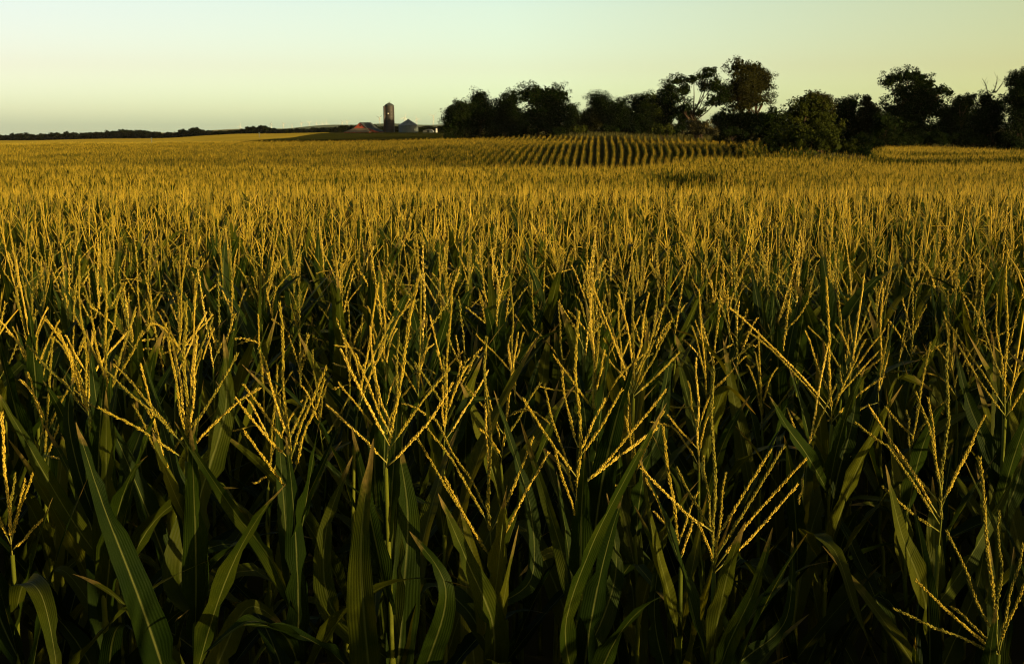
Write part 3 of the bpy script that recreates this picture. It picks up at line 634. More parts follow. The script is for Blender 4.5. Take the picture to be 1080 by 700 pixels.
ng.interface.new_socket('Geometry', in_out='INPUT', socket_type='NodeSocketGeometry'); ng.interface.new_socket('Geometry', in_out='OUTPUT', socket_type='NodeSocketGeometry')
gi = ng.nodes.new('NodeGroupInput'); go = ng.nodes.new('NodeGroupOutput')
iop = ng.nodes.new('GeometryNodeInstanceOnPoints'); ci = ng.nodes.new('GeometryNodeCollectionInfo')
ci.inputs['Collection'].default_value = lib; ci.inputs['Separate Children'].default_value = True; ci.inputs['Reset Children'].default_value = True
def named(n, ty):
    q = ng.nodes.new('GeometryNodeInputNamedAttribute'); q.data_type = ty; q.inputs['Name'].default_value = n; return q.outputs['Attribute']
e2r = ng.nodes.new('FunctionNodeEulerToRotation')
L_ = ng.links.new
L_(gi.outputs[0], iop.inputs['Points']); L_(ci.outputs[0], iop.inputs['Instance']); iop.inputs['Pick Instance'].default_value = True
L_(named('idx', 'INT'), iop.inputs['Instance Index']); L_(named('rot', 'FLOAT_VECTOR'), e2r.inputs[0]); L_(e2r.outputs[0], iop.inputs['Rotation'])
L_(named('scl', 'FLOAT'), iop.inputs['Scale']); L_(iop.outputs[0], go.inputs[0])
md = fo.modifiers.new('rows', 'NODES'); md.node_group = ng

# ------------------------------------------------------------------ trees and bushes
def quad_cloud(C_, size, nrm, name, mat, r_lv=None):
    """many small leaf faces: centres C_, one size each, roughly facing nrm"""
    n = len(C_); a = rng.normal(size=(n, 3)); nn = nrm * 0.9 + rng.normal(size=(n, 3)) * 0.8
    nn /= np.linalg.norm(nn, axis=1)[:, None]; t1 = np.cross(nn, a); t1 /= np.linalg.norm(t1, axis=1)[:, None]; t2 = np.cross(nn, t1)
    s_ = size[:, None]; V = np.stack([C_ - t1 * s_ * .5 , C_ + t2 * s_ * .32, C_ + t1 * s_ * .5, C_ - t2 * s_ * .32], 1).reshape(-1, 3)
    me = bpy.data.meshes.new(name); me.vertices.add(4 * n); me.vertices.foreach_set('co', V.astype(np.float32).ravel())
    me.loops.add(4 * n); me.loops.foreach_set('vertex_index', np.arange(4 * n, dtype=np.int32))
    me.polygons.add(n); me.polygons.foreach_set('loop_start', np.arange(0, 4 * n, 4, dtype=np.int32)); me.update(calc_edges=True)
    lv = np.zeros((n, 4, 3), np.float32); lv[:, :, 2] = (rng.uniform(0.15, 0.95, n) if r_lv is None else r_lv)[:, None]
    at_ = me.attributes.new('lv', 'FLOAT_VECTOR', 'POINT'); at_.data.foreach_set('vector', lv.ravel()); me.materials.append(mat); return me

def crown_mesh(masses, n_faces, leaf, mat, name='crown', loose=1.0):
    """masses: ellipsoids (x, y, z, rx, ry, rz) in metres; twig clumps sit on and inside their surfaces"""
    vol = np.array([m[3] * m[5] for m in masses]); vol = vol / vol.sum(); CC, NN, SS, LV, clumps = [], [], [], [], []
    for m, w in zip(masses, vol):
        c0 = np.array(m[:3]); rr = np.array(m[3:6]); nc = max(6, int(w * n_faces / 60)); per = int(w * n_faces / nc)
        for _ in range(nc):
            d = rng.normal(size=3); d /= np.linalg.norm(d); d[2] = d[2] * (1 if d[2] > -0.5 else .6)
            q = rng.uniform(0.5, 1.02) ** .6 if rng.random() < .8 else rng.uniform(.2, .8)
            cc = c0 + d * rr * q; cs = min(rr) * rng.uniform(0.13, 0.27) * loose + leaf * .8; clumps.append(cc)
            p = rng.normal(size=(per, 3)); p = p / np.linalg.norm(p, axis=1)[:, None] * (rng.uniform(0, 1, per) ** .4 * cs * 1.5)[:, None] * np.array([1, 1, .75]); CC.append(cc + p); NN.append((p / cs) * .6 + d + np.array([0, 0, .3]))
            SS.append(leaf * rng.uniform(.6, 1.35, per)); LV.append(np.clip(rng.uniform(.1, .9) + rng.normal(0, .12, per), 0, 1))
    for m in masses:                      # large inner sprays that close the crown's heart
        nk = max(14, int(m[3] * m[5] * 21 * loose ** 4)); d = rng.normal(size=(nk, 3)); d /= np.linalg.norm(d, axis=1)[:, None]
        CC.append(np.array(m[:3]) + d * np.array(m[3:6]) * (rng.uniform(0, .72, nk) * loose)[:, None]); NN.append(d); SS.append(leaf * rng.uniform(2.2, 4.2, nk)); LV.append(rng.uniform(.1, .6, nk))
    NN = np.concatenate(NN); NN /= np.linalg.norm(NN, axis=1)[:, None]
    return quad_cloud(np.concatenate(CC), np.concatenate(SS), NN, name, mat, np.concatenate(LV)), clumps

def tree(px, Y, masses_px, label, name='broadleaf_tree', cat='tree', mat='crown', dens=1.0, leaf=0.27, trunk=0.28, group=None, base_dx=0, multi=1, loose=1.0, snag=None):
    """masses_px: (x, y, rx, ry) of the crown's masses as the photo shows them"""
    X = at(px + base_dx, 140, Y).x; z0 = gz(X, Y); root = empty(name, (X, Y, z0)); tag(root, label, cat, group); k = Y / 1336.0
    ms = []
    for (a, b_, rx, ry) in masses_px:
        p = at(a, b_, Y); dep = rng.uniform(-.35, .35) * rx * k * 1.6
        ms.append((p.x - X, dep, p.z - z0, rx * k, max(rx, ry) * k * .9, ry * k))
    ms = [(m[0], m[1], m[2], m[3] * 1.08, m[4], m[5] * 1.06) for m in ms]
    if loose >= .9 and trunk != .26:      # fill between neighbouring masses
        ms += [tuple((p_ + q_) / 2 for p_, q_ in zip(m, m2))[:3] + tuple(.8 * (p_ + q_) / 2 for p_, q_ in zip(m[3:], m2[3:])) for m, m2 in zip(ms, ms[1:])]
        cx, cy, cz = (sum(m[q_] for m in ms) / len(ms) for q_ in range(3))
        ms += [((m[0] + cx) / 2, (m[1] + cy) / 2, (m[2] + cz) / 2, m[3] * .85, m[4] * .85, m[5] * .9) for m in list(ms) if len(ms) < 22][::2]
        if name == 'broadleaf_tree':      # low growth round the foot
            wx = .8 * max(m[3] for m in ms); ms += [(wx * q_, rng.uniform(-.6, .4) * wx, 1.7, wx * .8, wx * .8, 2.1) for q_ in (-.6, .6)]
    area = sum(m[3] * m[5] for m in ms); nf = int(min(30000, max(600, area * 150 * dens * (0.34 / leaf) ** 2)))
    me, clumps = crown_mesh(ms, nf, leaf, M[mat], 'crown', loose); link(bpy.data.objects.new('crown', me), root)
    b = MB(); r = random.Random(int(px * 7 + Y)); top = min(m[2] for m in ms)
    for q in range(multi):
        fx = (q - (multi - 1) / 2) * trunk * 1.6; tgt = ms[q % len(ms)]
        tx, ty, tz = tgt[0] * .55 + fx * 2, tgt[1] * .4, max(top * .8, tgt[2] * .62)
        b.tube([(fx, 0, -.3), (fx * 1.2 + tx * .15, ty * .2, tz * .35), (tx * .6, ty * .6, tz * .7), (tx, ty, tz)], [trunk * 1.25, trunk, trunk * .8, trunk * .55], 8)
        for m in ms[q::multi]:
            e = Vector(m[:3]); s_ = Vector((tx * .6, ty * .6, tz * .7)); mid = s_.lerp(e, .5) + Vector((r.uniform(-.5, .5), r.uniform(-.5, .5), -.3 * m[5] * .4))
            b.tube([s_, mid, e], [trunk * .5, trunk * .36, trunk * .2], 5)
            near_c = sorted(clumps, key=lambda c_: (Vector(c_) - e).length)[:9]
            for c_ in near_c: b.tube([e, e.lerp(Vector(c_), .5) + Vector((0, 0, .2)), c_], [trunk * .16, trunk * .1, trunk * .04], 3, cap=False)
    b.build('trunk', M['bark'], root)
    if snag:
        for (a, b_, c_, d_) in snag:
            p, q = at(a, b_, Y), at(c_, d_, Y); o = Vector((X, Y, z0)); bb = MB(); p -= o; q -= o
            bb.tube([p, p.lerp(q, .5) + Vector((.2, .1, .15)), q], [.09, .06, .025], 4)
            for _ in range(5):
                s_ = p.lerp(q, r.uniform(.3, .9)); bb.tube([s_, s_ + Vector((r.uniform(-1, 1), r.uniform(-.6, .6), r.uniform(.4, 1.3)))], [.03, .01], 3)
            bb.build('bare_limb', M['bark'], root)
    return root

# left-hand wood
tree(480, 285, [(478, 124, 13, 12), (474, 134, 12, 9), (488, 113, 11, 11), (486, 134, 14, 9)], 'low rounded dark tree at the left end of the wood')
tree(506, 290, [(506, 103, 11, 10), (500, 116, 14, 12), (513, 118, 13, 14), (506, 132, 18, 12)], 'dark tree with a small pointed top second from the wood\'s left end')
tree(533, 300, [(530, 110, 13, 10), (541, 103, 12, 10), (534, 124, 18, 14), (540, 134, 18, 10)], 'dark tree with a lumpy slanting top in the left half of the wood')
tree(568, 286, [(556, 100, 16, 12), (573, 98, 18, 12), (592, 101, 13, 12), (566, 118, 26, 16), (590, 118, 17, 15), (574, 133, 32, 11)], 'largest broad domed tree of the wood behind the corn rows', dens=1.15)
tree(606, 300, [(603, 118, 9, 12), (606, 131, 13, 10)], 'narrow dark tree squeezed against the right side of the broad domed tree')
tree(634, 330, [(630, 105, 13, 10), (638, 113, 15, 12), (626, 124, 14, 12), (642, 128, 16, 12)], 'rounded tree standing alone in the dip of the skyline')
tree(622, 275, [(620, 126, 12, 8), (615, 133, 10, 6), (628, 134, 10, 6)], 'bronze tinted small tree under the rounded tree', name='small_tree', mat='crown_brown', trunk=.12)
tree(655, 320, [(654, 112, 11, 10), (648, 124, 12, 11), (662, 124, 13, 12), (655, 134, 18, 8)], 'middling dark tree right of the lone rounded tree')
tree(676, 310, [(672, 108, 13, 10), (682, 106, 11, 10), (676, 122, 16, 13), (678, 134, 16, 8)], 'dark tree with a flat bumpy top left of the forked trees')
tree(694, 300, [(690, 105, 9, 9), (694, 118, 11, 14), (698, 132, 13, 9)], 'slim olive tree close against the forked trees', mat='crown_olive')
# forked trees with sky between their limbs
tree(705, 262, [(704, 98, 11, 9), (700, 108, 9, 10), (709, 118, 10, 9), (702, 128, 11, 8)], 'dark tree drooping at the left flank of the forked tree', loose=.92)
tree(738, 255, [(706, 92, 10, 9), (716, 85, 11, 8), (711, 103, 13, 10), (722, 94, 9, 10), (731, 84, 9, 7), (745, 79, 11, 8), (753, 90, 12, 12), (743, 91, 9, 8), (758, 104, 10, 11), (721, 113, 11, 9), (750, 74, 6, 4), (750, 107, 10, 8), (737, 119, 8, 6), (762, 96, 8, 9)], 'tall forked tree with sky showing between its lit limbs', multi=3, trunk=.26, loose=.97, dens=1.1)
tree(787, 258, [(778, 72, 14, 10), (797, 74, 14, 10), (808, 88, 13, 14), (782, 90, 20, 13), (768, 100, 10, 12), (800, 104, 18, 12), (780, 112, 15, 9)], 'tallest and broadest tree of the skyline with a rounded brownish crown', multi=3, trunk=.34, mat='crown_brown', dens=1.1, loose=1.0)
tree(768, 235, [(764, 122, 12, 9), (778, 128, 15, 10), (792, 124, 14, 10), (800, 136, 18, 8), (770, 138, 14, 7)], 'dark spreading understorey tree beneath the tallest tree', trunk=.2)
tree(736, 232, [(728, 130, 9, 6), (742, 132, 12, 7), (733, 139, 14, 5), (752, 139, 9, 5)], 'tan feathery shrub at the foot of the forked tree', name='shrub', cat='shrub', mat='shrub_tan', trunk=.06, leaf=.3)
for (a, yy, w, lab, mt) in [(775, 139, 15, 'low dark shrub right of the tan shrub', 'crown'), (700, 137, 11, 'low olive shrub left of the tan shrub', 'crown_olive'), (668, 137, 13, 'low dark shrub under the flat topped tree', 'crown'),
                        (642, 137, 12, 'low dark shrub below the lone rounded tree', 'crown'), (612, 138, 10, 'low olive shrub at the foot of the broad domed tree', 'crown_olive'), (592, 139, 9, 'low dark shrub before the broad domed tree', 'crown')]:
    tree(a, 262 if a < 690 else 226, [(a - w * .4, yy, w * .7, 5), (a + w * .4, yy + 1, w * .7, 5)], lab, name='shrub', cat='shrub', mat=mt, trunk=.07, leaf=.3)
# bushes at the near edge on the right
tree(826, 150, [(812, 122, 14, 10), (806, 137, 15, 12), (826, 134, 18, 16), (800, 150, 14, 9), (828, 152, 20, 10)], 'dark bushy tree at the left of the near thicket', dens=1.0, leaf=.24, trunk=.18)
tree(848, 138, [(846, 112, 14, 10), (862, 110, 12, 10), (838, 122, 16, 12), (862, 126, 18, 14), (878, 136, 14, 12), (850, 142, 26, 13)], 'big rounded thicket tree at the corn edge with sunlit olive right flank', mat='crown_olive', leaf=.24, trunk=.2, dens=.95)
tree(868, 124, [(868, 146, 19, 11), (852, 154, 17, 8), (880, 153, 16, 9)], 'pale olive bush bulging in front of the rounded thicket tree', name='bush', cat='bush', mat='crown_olive', leaf=.2, trunk=.1)
tree(898, 124, [(896, 154, 9, 7), (903, 159, 9, 5), (890, 160, 8, 4)], 'small low bush tapering off right of the thicket', name='bush', cat='bush', mat='crown_olive', leaf=.18, trunk=.06)
tree(842, 117, [(836, 163, 10, 3.2), (850, 163, 9, 3)], 'low bright green weed clump at the corn edge before the thicket', name='bush', cat='bush', mat='crown_olive', leaf=.14, trunk=.03)
tree(858, 190, [(852, 104, 11, 8), (868, 104, 12, 8), (862, 118, 18, 14)], 'brownish tree peering over the top of the near thicket', mat='crown_brown')
for a, yb, Yb, w, lab in ((777, 158, 132, 9, 'small dark bush at the left foot of the thicket by the corn rows'), (793, 160, 126, 10, 'dark bush in the corner where the corn rows meet the thicket'),
                       (912, 160, 122, 8, 'low dark bush right of the tapering olive bush'), (822, 161, 119, 10, 'low dark bush between the thicket and the corn edge'), (806, 157, 140, 11, 'dark shaded bush under the left half of the thicket'), (872, 158, 150, 12, 'dark shaded bush under the right half of the thicket')):
    tree(a, Yb, [(a - w * .4, yb, w * .8, 5), (a + w * .4, yb + 1, w * .8, 5)], lab, name='bush', cat='bush', leaf=.18, trunk=.05)
# right-hand wood
tree(893, 225, [(890, 112, 12, 9), (900, 108, 11, 8), (892, 126, 16, 13), (900, 142, 18, 12)], 'dark tree in the notch between thicket and high right crown')
tree(914, 222, [(914, 106, 8, 8), (918, 116, 10, 10), (914, 132, 16, 13), (918, 146, 18, 9)], 'brown tinted tree tucked left of the high right crown', mat='crown_brown')
tree(958, 215, [(938, 86, 13, 9), (957, 79, 15, 9), (973, 84, 13, 9), (990, 95, 10, 6), (1001, 98, 6, 5), (955, 100, 26, 15), (985, 112, 20, 14), (945, 118, 24, 16), (965, 134, 34, 14)], 'high tree with a ragged crown and an arm of leaves reaching right', dens=1.05, trunk=.36, loose=.95)
tree(936, 200, [(930, 126, 11, 8), (946, 130, 13, 8), (928, 138, 9, 9), (944, 144, 16, 9)], 'low green rounded tree under the ragged high tree', mat='crown', trunk=.16)
tree(1016, 214, [(1012, 108, 10, 9), (1022, 106, 10, 8), (1016, 122, 18, 14), (1012, 138, 22, 13)], 'dark tree in the dip right of the ragged high tree')
tree(1048, 208, [(1040, 104, 12, 8), (1044, 118, 18, 14), (1040, 136, 22, 14)], 'dark tree with bare dead limbs above its crown near the right edge', snag=[(1042, 100, 1036, 83), (1048, 98, 1052, 80), (1050, 98, 1060, 84)])
tree(1078, 204, [(1070, 84, 12, 10), (1086, 80, 16, 12), (1072, 102, 20, 14), (1092, 104, 22, 18), (1080, 130, 28, 18)], 'tall dark tree cut by the right edge of the photo')
tree(1125, 208, [(1115, 92, 18, 14), (1135, 96, 18, 14), (1122, 122, 28, 20)], 'tall dark tree just beyond the right edge')
for a, yy, lab in [(985, 146, 'dark bush closing the foot of the ragged high tree'), (1030, 147, 'dark bush under the dip in the right wood'), (1066, 146, 'dark bush at the foot of the tree cut by the right edge'), (912, 150, 'dark bush right of the low thicket bush'), (948, 150, 'dark bush low beneath the green rounded tree')]:
    tree(a, 207, [(a - 10, yy, 14, 9), (a + 10, yy + 1, 14, 8)], lab, name='bush', cat='bush', trunk=.1)
# the wood runs on behind: crowns that fill its depth and shade the farm
deep = [(498, 340), (520, 370), (545, 350), (575, 345), (520, 430), (552, 450), (585, 420), (500, 520), (530, 560), (566, 520), (496, 650), (516, 690), (542, 670), (498, 700), (486, 690), (480, 668), (488, 640), (492, 610), (494, 580), (620, 400), (660, 380), (690, 360), (720, 345), (760, 330), (800, 320), (840, 310), (880, 300), (920, 280), (960, 270), (1000, 270), (1040, 260), (1080, 262)]
deep_protos = []
for i in range(4):
    h = 12.0; ms = [(rng.uniform(-2, 2), rng.uniform(-2, 2), rng.uniform(.45, .8) * h, rng.uniform(2, 3.4), rng.uniform(2, 3.4), rng.uniform(1.8, 2.8)) for _ in range(7)] + [(0, 0, h * .35, 3.2, 3.2, 2.6)]
    me, cl = crown_mesh(ms, 7000, .46, M['crown']); b = MB(); b.tube([(0, 0, -.3), (.1, 0, 4), (0, .1, 8)], [.3, .22, .12], 7)
    for m in ms: b.tube([(0, 0, 3.5), m[:3]], [.14, .05], 4)
    deep_protos.append((me, b.mesh('trunk', M['bark'])))
for i, (a, Y) in enumerate(deep):
    X = at(a, 140, Y).x; base_top = 112 if a < 745 else (116 if a < 850 else 106)
    if a < 484: base_top = 117
    if a < 500 and Y > 600: base_top = 106
    z0 = gz(X, Y); H_ = at(a, base_top, Y).z - z0
    if 640 < Y: H_ = max(H_, 13)
    o = empty('broadleaf_tree', (X, Y, z0), rng.uniform(0, 6)); s_ = H_ / 12.0 * rng.uniform(.85, 1.0); o.scale = (s_ * 1.1, s_ * 1.1, s_)
    tag(o, 'dark tree deeper in the wood, only glimpsed behind the front trees', 'tree', 'trees deeper in the wood')
    me, tm = deep_protos[i % 4]; link(bpy.data.objects.new('crown', me), o); link(bpy.data.objects.new('trunk', tm), o)

# far treeline on the left and behind the farm
fp = []
for i in range(6):
    h = 10.0; ms = [(rng.uniform(-2.4, 2.4), rng.uniform(-2, 2), rng.uniform(.4, .78) * h, rng.uniform(1.6, 2.8), rng.uniform(1.6, 2.8), rng.uniform(1.6, 2.6)) for _ in range(5)] + [(0, 0, h * .25, 3.4, 3, 2.4)]
    me, cl = crown_mesh(ms, 900, .8, M['crown_far']); b = MB(); b.tube([(0, 0, -.3), (0, 0, 6)], [.3, .15], 5); fp.append((me, b.mesh('trunk', M['bark'])))
xs_ = [-40, 0, 20, 70, 100, 130, 160, 178, 192, 208, 222, 240, 255, 266, 280, 290, 300, 340, 362, 372, 385, 400, 440, 470]
tp_ = [141, 141.5, 140.5, 139.5, 139, 136.5, 138, 139.5, 137, 133.5, 138, 138, 136, 133, 131.5, 136, 136, 134.5, 131.5, 130.5, 134, 132, 133, 133]
Yf = lambda a: np.interp(a, [-40, 0, 160, 270, 330, 380, 470], [1500, 1400, 1200, 1040, 980, 800, 790])
a = -44.0; i = 0
while a < 474:
    for layer in (0, 1):
        aa = a + layer * 2.4; Y = float(Yf(aa)) + layer * 25 + rng.uniform(-10, 10); X = at(aa, 140, Y).x; z0 = gz(X, Y)
        top = np.interp(aa, xs_, tp_) + rng.uniform(-.5, 1.6) + (1.0 if layer else 0); H_ = max(3.5, at(aa, top, Y).z - z0)
        o = empty('distant_tree', (X, Y, z0), rng.uniform(0, 6)); s_ = H_ / 9.6; w_ = rng.uniform(.75, 1.15) * Y / 1336 * 1.35; o.scale = (w_, w_, s_)
        if aa < 355: tag(o, 'small dark tree of the far treeline along the left horizon', 'tree', 'trees of the far treeline')
        else: tag(o, 'small dark tree of the belt directly behind the farm buildings', 'tree', 'trees behind the farm')
        me, tm = fp[i % 6]; link(bpy.data.objects.new('crown', me), o); link(bpy.data.objects.new('trunk', tm), o); i += 1
    a += rng.uniform(4.0, 5.6)

# rough grass along the foot of the wood
def tufts(n, xa, xb, ya, yb, h, name, label):
    px = rng.uniform(xa, xb, n); Y = rng.uniform(ya, yb, n); X = (px - 540) / F * Y; Z = ground(X, Y)
    C_ = np.column_stack([X, Y, Z]); hh = h * rng.uniform(.5, 1.3, n); az = rng.uniform(0, pi, n); w = .10
    d = np.column_stack([np.cos(az), np.sin(az), np.zeros(n)]) * w; ln = np.column_stack([rng.normal(0, .25, n), rng.normal(0, .25, n), np.ones(n)]) * hh[:, None]
    V = np.stack([C_ - d, C_ + d, C_ + ln], 1).reshape(-1, 3); me = bpy.data.meshes.new(name); me.from_pydata(V.tolist(), [], np.arange(3 * n).reshape(-1, 3).tolist())
    me.materials.append(M['grass']); tag(link(bpy.data.objects.new(name, me)), label, 'grass', kind='stuff')
tufts(9000, 585, 775, 247, 266, .9, 'verge_grass', 'pale rough grass strip between the corn rows and the wood')

# ------------------------------------------------------------------ farm
FY = 700.0; KM = FY / 1336.0
def ring(b, r0, z0, r1, z1, n=32, mat=0):
    V = [(r0 * cos(2 * pi * i / n), r0 * sin(2 * pi * i / n), z0) for i in range(n)] + [(r1 * cos(2 * pi * i / n), r1 * sin(2 * pi * i / n), z1) for i in range(n)]
    b.add(V, [(i, (i + 1) % n, n + (i + 1) % n, n + i) for i in range(n)], None, mat)
def lathe(b, prof, n=32, mat=0):
    for (r0, z0), (r1, z1) in zip(prof, prof[1:]): ring(b, r0, z0, r1, z1, n, mat)
p = at(411, 141, FY); z0 = gz(p.x, FY); s = empty('farm_silo', (p.x, FY, z0))
tag(s, 'tall dark brown stave silo beside the red barn', 'silo'); H_ = at(411, 111.8, FY).z - z0; r_ = 5.4 * KM
b = MB(); lathe(b, [(r_ * 1.03, -.4), (r_ * .98, H_ * .6), (r_ * .95, H_)]); b.build('wall', M['silo'], s)
for q in range(18):
    z = .6 + q * (H_ - .9) / 17; b = MB(); rr = r_ * (1.03 - .08 * z / H_); lathe(b, [(rr, z - .05), (rr + .05, z - .05), (rr + .05, z + .05), (rr, z + .05)]); b.build('hoop', M['iron'], s, smooth=False)
b = MB(); rt = r_ * .95; lathe(b, [(rt + .12, H_ - .02), (rt + .12, H_ + .08), (rt * .8, H_ + .75), (rt * .45, H_ + 1.3), (.3, H_ + 1.55), (.0, H_ + 1.6)], 24); roof = b.build('roof', M['darkroof'], s)
b = MB(); lathe(b, [(.32, H_ + 1.5), (.32, H_ + 2.0), (.45, H_ + 2.0), (0, H_ + 2.25)], 12); b.tube([(.8, 0, H_ + 1), (.85, 0, H_ + 2.9)], .05, 4); b.tube([(-.7, 0, H_ + 1), (-.75, 0, H_ + 2.6)], .05, 4); b.build('vent', M['galv'], roof)
b = MB(); b.box((-r_ * .93, -.6 * r_, H_ * .5), (.9, .9, H_ * .98), rz=.5); b.build('chute', M['iron'], s)
b = MB(); V = [(.36 * cos(2 * pi * i / 12) - .35, 0, .36 * sin(2 * pi * i / 12) + H_ * .715) for i in range(12)]; V2 = [(x, y - r_ * .98 - .06, z) for x, y, z in V]; V1 = [(x, y - r_ * .9, z) for x, y, z in V]
b.add(V1 + V2, [tuple(range(12, 24))[::-1]] + [(i, (i + 1) % 12, 12 + (i + 1) % 12, 12 + i) for i in range(12)]); b.build('white_plate', M['white'], s, smooth=False)

p = at(432, 140.6, FY); z0 = gz(p.x, FY - 8); s = empty('grain_bin', (p.x, FY - 8, z0)); tag(s, 'squat grey green steel grain bin with a conical roof', 'grain bin')
r_ = 10.2 * KM; He = at(432, 132.3, FY).z - z0; Hp = at(432, 126.3, FY).z - z0
b = MB(); prof = [(r_, -.3)]; z = 0
while z < He: prof += [(r_, z), (r_ + .05, z + .12), (r_, z + .24)]; z += .3
lathe(b, prof + [(r_, He)], 40); b.build('wall', M['galv'], s)
for i in range(20):
    an = 2 * pi * i / 20; b = MB(); b.box(((r_ + .09) * cos(an), (r_ + .09) * sin(an), He / 2), (.1, .12, He), rz=an); b.build('stiffener', M['galv'], s, smooth=False)
b = MB(); lathe(b, [(r_ + .25, He - .08), (r_ + .25, He), (r_ * .12, Hp - .3), (0, Hp - .25)], 40); roof = b.build('roof', M['galv_roof'], s)
for i in range(20):
    an = 2 * pi * (i + .5) / 20; b = MB(); b.tube([((r_ + .22) * cos(an), (r_ + .22) * sin(an), He + .04), (r_ * .14 * cos(an), r_ * .14 * sin(an), Hp - .26)], .05, 4); b.build('rib', M['galv'], roof)
b = MB(); lathe(b, [(r_ * .13, Hp - .35), (r_ * .13, Hp - .02), (r_ * .17, Hp - .02), (0, Hp + .3)], 16); b.build('cap', M['galv_roof'], roof)
for i in (-1, 0, 1):
    b = MB(); b.box((i * 2.0 - .2, -r_ * .62 + abs(i) * .4, He + (Hp - He) * .40), (.6, .6, .55)); b.build('vent', M['galv'], roof, smooth=False)
b = MB(); b.box((1.1, -r_ - .05, 1.1), (.95, .14, 1.9)); b.build('door', M['galv_roof'], s, smooth=False)

p = at(380, 141, FY); z0 = gz(p.x, FY); s = empty('red_barn', (p.x, FY, z0), R(-17)); tag(s, 'old barn with a red gable above a broad pale lean-to roof', 'barn')
w = 3.6; e = 2.9; ap = 5.75; dpt = 15.0
b = MB(); b.add([(-w, 0, -.3), (w, 0, -.3), (w, 0, e), (0, 0, ap), (-w, 0, e), (-w, dpt, -.3), (w, dpt, -.3), (w, dpt, e), (0, dpt, ap), (-w, dpt, e)],
                [(0, 1, 2, 3, 4), (9, 8, 7, 6, 5), (1, 6, 7, 2), (0, 4, 9, 5)]); b.build('wall', M['red'], s, smooth=False)
for sg in (-1, 1):
    b = MB(); o_ = .35; t = .14; sl_ = (ap - e) / w; xe = sg * (w + o_); ze = e - sl_ * o_
    V = [(0, -.4, ap + .03), (xe, -.4, ze + .03), (xe, dpt + .4, ze + .03), (0, dpt + .4, ap + .03)]; V += [(x, y, z + t) for x, y, z in V]
    b.add(V, [(0, 1, 2, 3), (7, 6, 5, 4), (0, 4, 5, 1), (1, 5, 6, 2), (2, 6, 7, 3), (3, 7, 4, 0)]); b.build('roof', M['darkroof'], s, smooth=False)
b = MB(); b.box((0, -.06, 4.1), (.8, .1, .9)); b.build('loft_window', M['glass'], s, smooth=False)
# lean-to: hipped pale roof in front, darker wing at the right
b = MB(); V = [(-3.5, -.15, 2.75), (4.4, -.15, 2.75), (7.4, -5.6, .55), (-7.8, -5.6, .55), (-7.8, -.15, .55), (7.4, -.15, .55)]
b.add(V, [(0, 3, 2, 1), (0, 4, 3), (1, 2, 5)]); b.build('lean_to_roof', M['tinroof'], s, smooth=False)
b = MB(); b.add([(-7.5, -5.3, -.5), (7.1, -5.3, -.5), (7.1, -5.3, .6), (-7.5, -5.3, .6), (-7.5, -.2, -.5), (7.1, -.2, -.5), (7.1, -.2, .6), (-7.5, -.2, .6)], [(0, 1, 2, 3), (0, 3, 7, 4), (1, 5, 6, 2)]); b.build('lean_to_wall', M['red'], s, smooth=False)
b = MB(); b.add([(4.0, .5, 2.9), (4.0, 12, 2.9), (10.8, 12, .7), (10.8, .5, .7), (4.0, .5, -.3), (10.6, .5, -.3), (10.6, 12, -.3), (4.0, 12, -.3)], [(0, 3, 2, 1)]); b.build('wing_roof', M['darkroof'], s, smooth=False)
b = MB(); b.add([(4.05, .6, -.3), (10.6, .6, -.3), (10.6, .6, .7), (4.05, .6, 2.8), (10.6, 11.8, -.3), (10.6, 11.8, .7), (4.05, 11.8, 2.8), (4.05, 11.8, -.3)], [(0, 1, 2, 3), (1, 4, 5, 2), (4, 7, 6, 5)]); b.build('wing_wall', M['red'], s, smooth=False)

p = at(454, 141, FY); z0 = gz(p.x, FY - 20); s = empty('hoop_shed', (p.x, FY - 20, z0)); tag(s, 'small white arched shed between the grain bin and the wood', 'shed')
n = 10; b = MB(); V = []; Lh = 7
for j in (0, Lh):
    for i in range(n + 1): an = pi * i / n; V.append((-2.9 * cos(an), j, .55 + 1.55 * sin(an)))
b.add(V, [(i, i + 1, n + 2 + i, n + 1 + i) for i in range(n)] + [tuple(range(n + 1))]); b.build('cover', M['white'], s)
b = MB(); b.box((0, Lh / 2, .15), (5.7, Lh - .1, .9)); b.build('base_wall', M['galv'], s, smooth=False)
b = MB(); b.box((0, -.06, .8), (1.5, .1, 1.6)); b.build('door', M['darkroof'], s, smooth=False)
p = at(462.5, 141, FY); s = empty('fuel_tank', (p.x, FY - 20, gz(p.x, FY - 20))); tag(s, 'tiny white upright tank at the wood edge by the arched shed', 'tank')
b = MB(); lathe(b, [(.55, .3), (.55, 2.2), (.4, 2.5), (0, 2.6)], 14); b.build('body', M['white'], s)
for i in range(3): b = MB(); b.tube([(.42 * cos(i * 2.1), .42 * sin(i * 2.1), 0), (.42 * cos(i * 2.1), .42 * sin(i * 2.1), .5)], .06, 5); b.build('leg', M['galv'], s)

for a, yt, yb, Y, lab in ((159.5, 145, 148.6, 330, 'white marker post at the far left edge of the field'), (273.3, 139.6, 144.5, 420, 'white utility post standing left of the farm')):
    X = at(a, 140, Y).x; z0 = gz(X, Y); zt = at(a, yt, Y).z; s = empty('marker_post', (X, Y, z0)); tag(s, lab, 'post')
    b = MB(); b.tube([(0, 0, -.2), (0, 0, zt - z0)], .08, 8); b.build('post', M['galv'], s)
    b = MB(); b.box((0, -.03, zt - z0 - .25), (.22, .2, .5)); b.build('box', M['galv'], s, smooth=False)

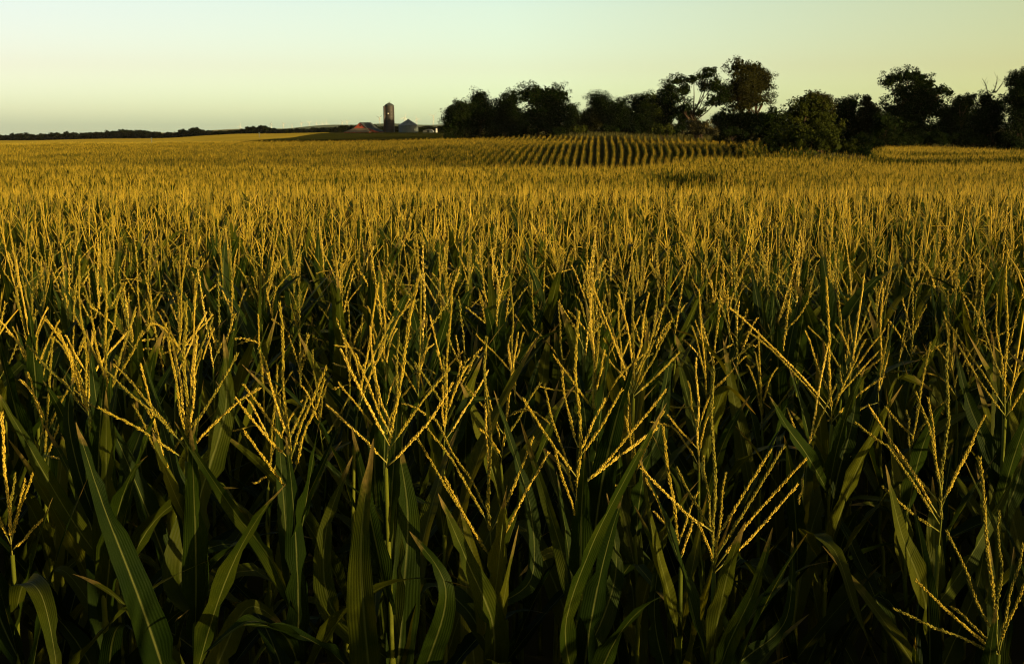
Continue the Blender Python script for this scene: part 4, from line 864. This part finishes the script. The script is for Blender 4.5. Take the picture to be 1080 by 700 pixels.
# ------------------------------------------------------------------ wind turbines on the horizon
TURB = [(253, 133.0, 11500), (286, 130.8, 11000), (299, 130.6, 11800), (308, 131.6, 12500), (318, 129.4, 10500), (326, 129.6, 10200), (333.5, 130.4, 11200), (339.5, 130.4, 11600), (344, 129.6, 10800),
        (361, 128.6, 11500), (366, 128, 11000), (400.5, 124.4, 8600), (426.8, 124.2, 9000), (439.5, 125.5, 9800), (457, 122.4, 8300)]
b = MB(); tw = b
pos_words = ['leftmost', 'second', 'third', 'fourth', 'fifth', 'sixth', 'seventh', 'eighth', 'ninth', 'tenth', 'eleventh', '', '', '', '']
special = {11: 'white wind turbine just left of the silo', 12: 'white wind turbine between the silo and the grain bin', 13: 'white wind turbine above the right side of the grain bin', 14: 'white wind turbine between the grain bin and the wood'}
nac = MB(); nac.box((0, 1.5, 0), (3.6, 9, 3.8)); nacm = nac.mesh('nacelle', M['turbine'], False)
hb = MB(); lathe(hb, [(2.0, -3), (2.0, -5), (1.2, -6.2), (0, -6.6)], 10); hb.v = [(x, z, y) for x, y, z in hb.v]; hubm = hb.mesh('hub', M['turbine'])
bl = MB(); bl.add([(-1.2, -4, 0), (1.2, -4, 0), (1.7, -4.3, 8), (-1.1, -3.8, 8), (1.0, -4.2, 22), (-.6, -3.9, 22), (.3, -4.1, 34), (-.3, -4, 34), (0, -3.2, 0), (.5, -3.4, 9), (.2, -3.6, 22)],
                  [(0, 1, 2, 3), (3, 2, 4, 5), (5, 4, 6, 7), (1, 8, 9, 2), (8, 0, 3, 9), (2, 9, 10, 4), (9, 3, 5, 10), (10, 5, 7), (4, 10, 6), (10, 7, 6)]); blm = bl.mesh('blade', M['turbine'], False)
for i, (a, hy, Y) in enumerate(TURB):
    h = at(a, hy, Y); z0 = min(gz(h.x, Y), h.z - 45); s = empty('wind_turbine', (h.x, Y, z0), R(rng.uniform(-35, 35)))
    tag(s, special.get(i) or ('white wind turbine, ' + pos_words[i] + ' from the left along the horizon'), 'wind turbine', 'wind turbines on the horizon')
    b = MB(); b.tube([(0, 0, 0), (0, 0, h.z - z0 - 1.5)], [3.0, 1.7], 12); b.build('tower', M['turbine'], s)
    for me in (nacm, hubm): o = link(bpy.data.objects.new(me.name, me), s); o.location = (0, 0, h.z - z0)
    ph = rng.uniform(0, 2)
    for q in range(3): o = link(bpy.data.objects.new('blade', blm), s); o.location = (0, 0, h.z - z0); o.rotation_euler = (0, ph + q * 2 * pi / 3, 0)
print('objects', len(S.objects))

# ------------------------------------------------------------------ evening air
x0, x1, y0, y1, zb, zt = -5200, 5200, -300, 13200, -195, 175
b = MB(); b.box(((x0 + x1) / 2, (y0 + y1) / 2, (zb + zt) / 2), (x1 - x0, y1 - y0, zt - zb))
m, t, o = new_mat('evening_air'); v = N(t, 'ShaderNodeVolumePrincipled'); v.inputs['Color'].default_value = (0.92, 0.95, 0.86, 1); v.inputs['Density'].default_value = 0.000009; v.inputs['Anisotropy'].default_value = 0.0
t.links.new(v.outputs[0], o.inputs['Volume']); hzo = b.build('haze', m, smooth=False); tag(hzo, 'thin pale evening haze over the far fields', 'haze', kind='stuff')
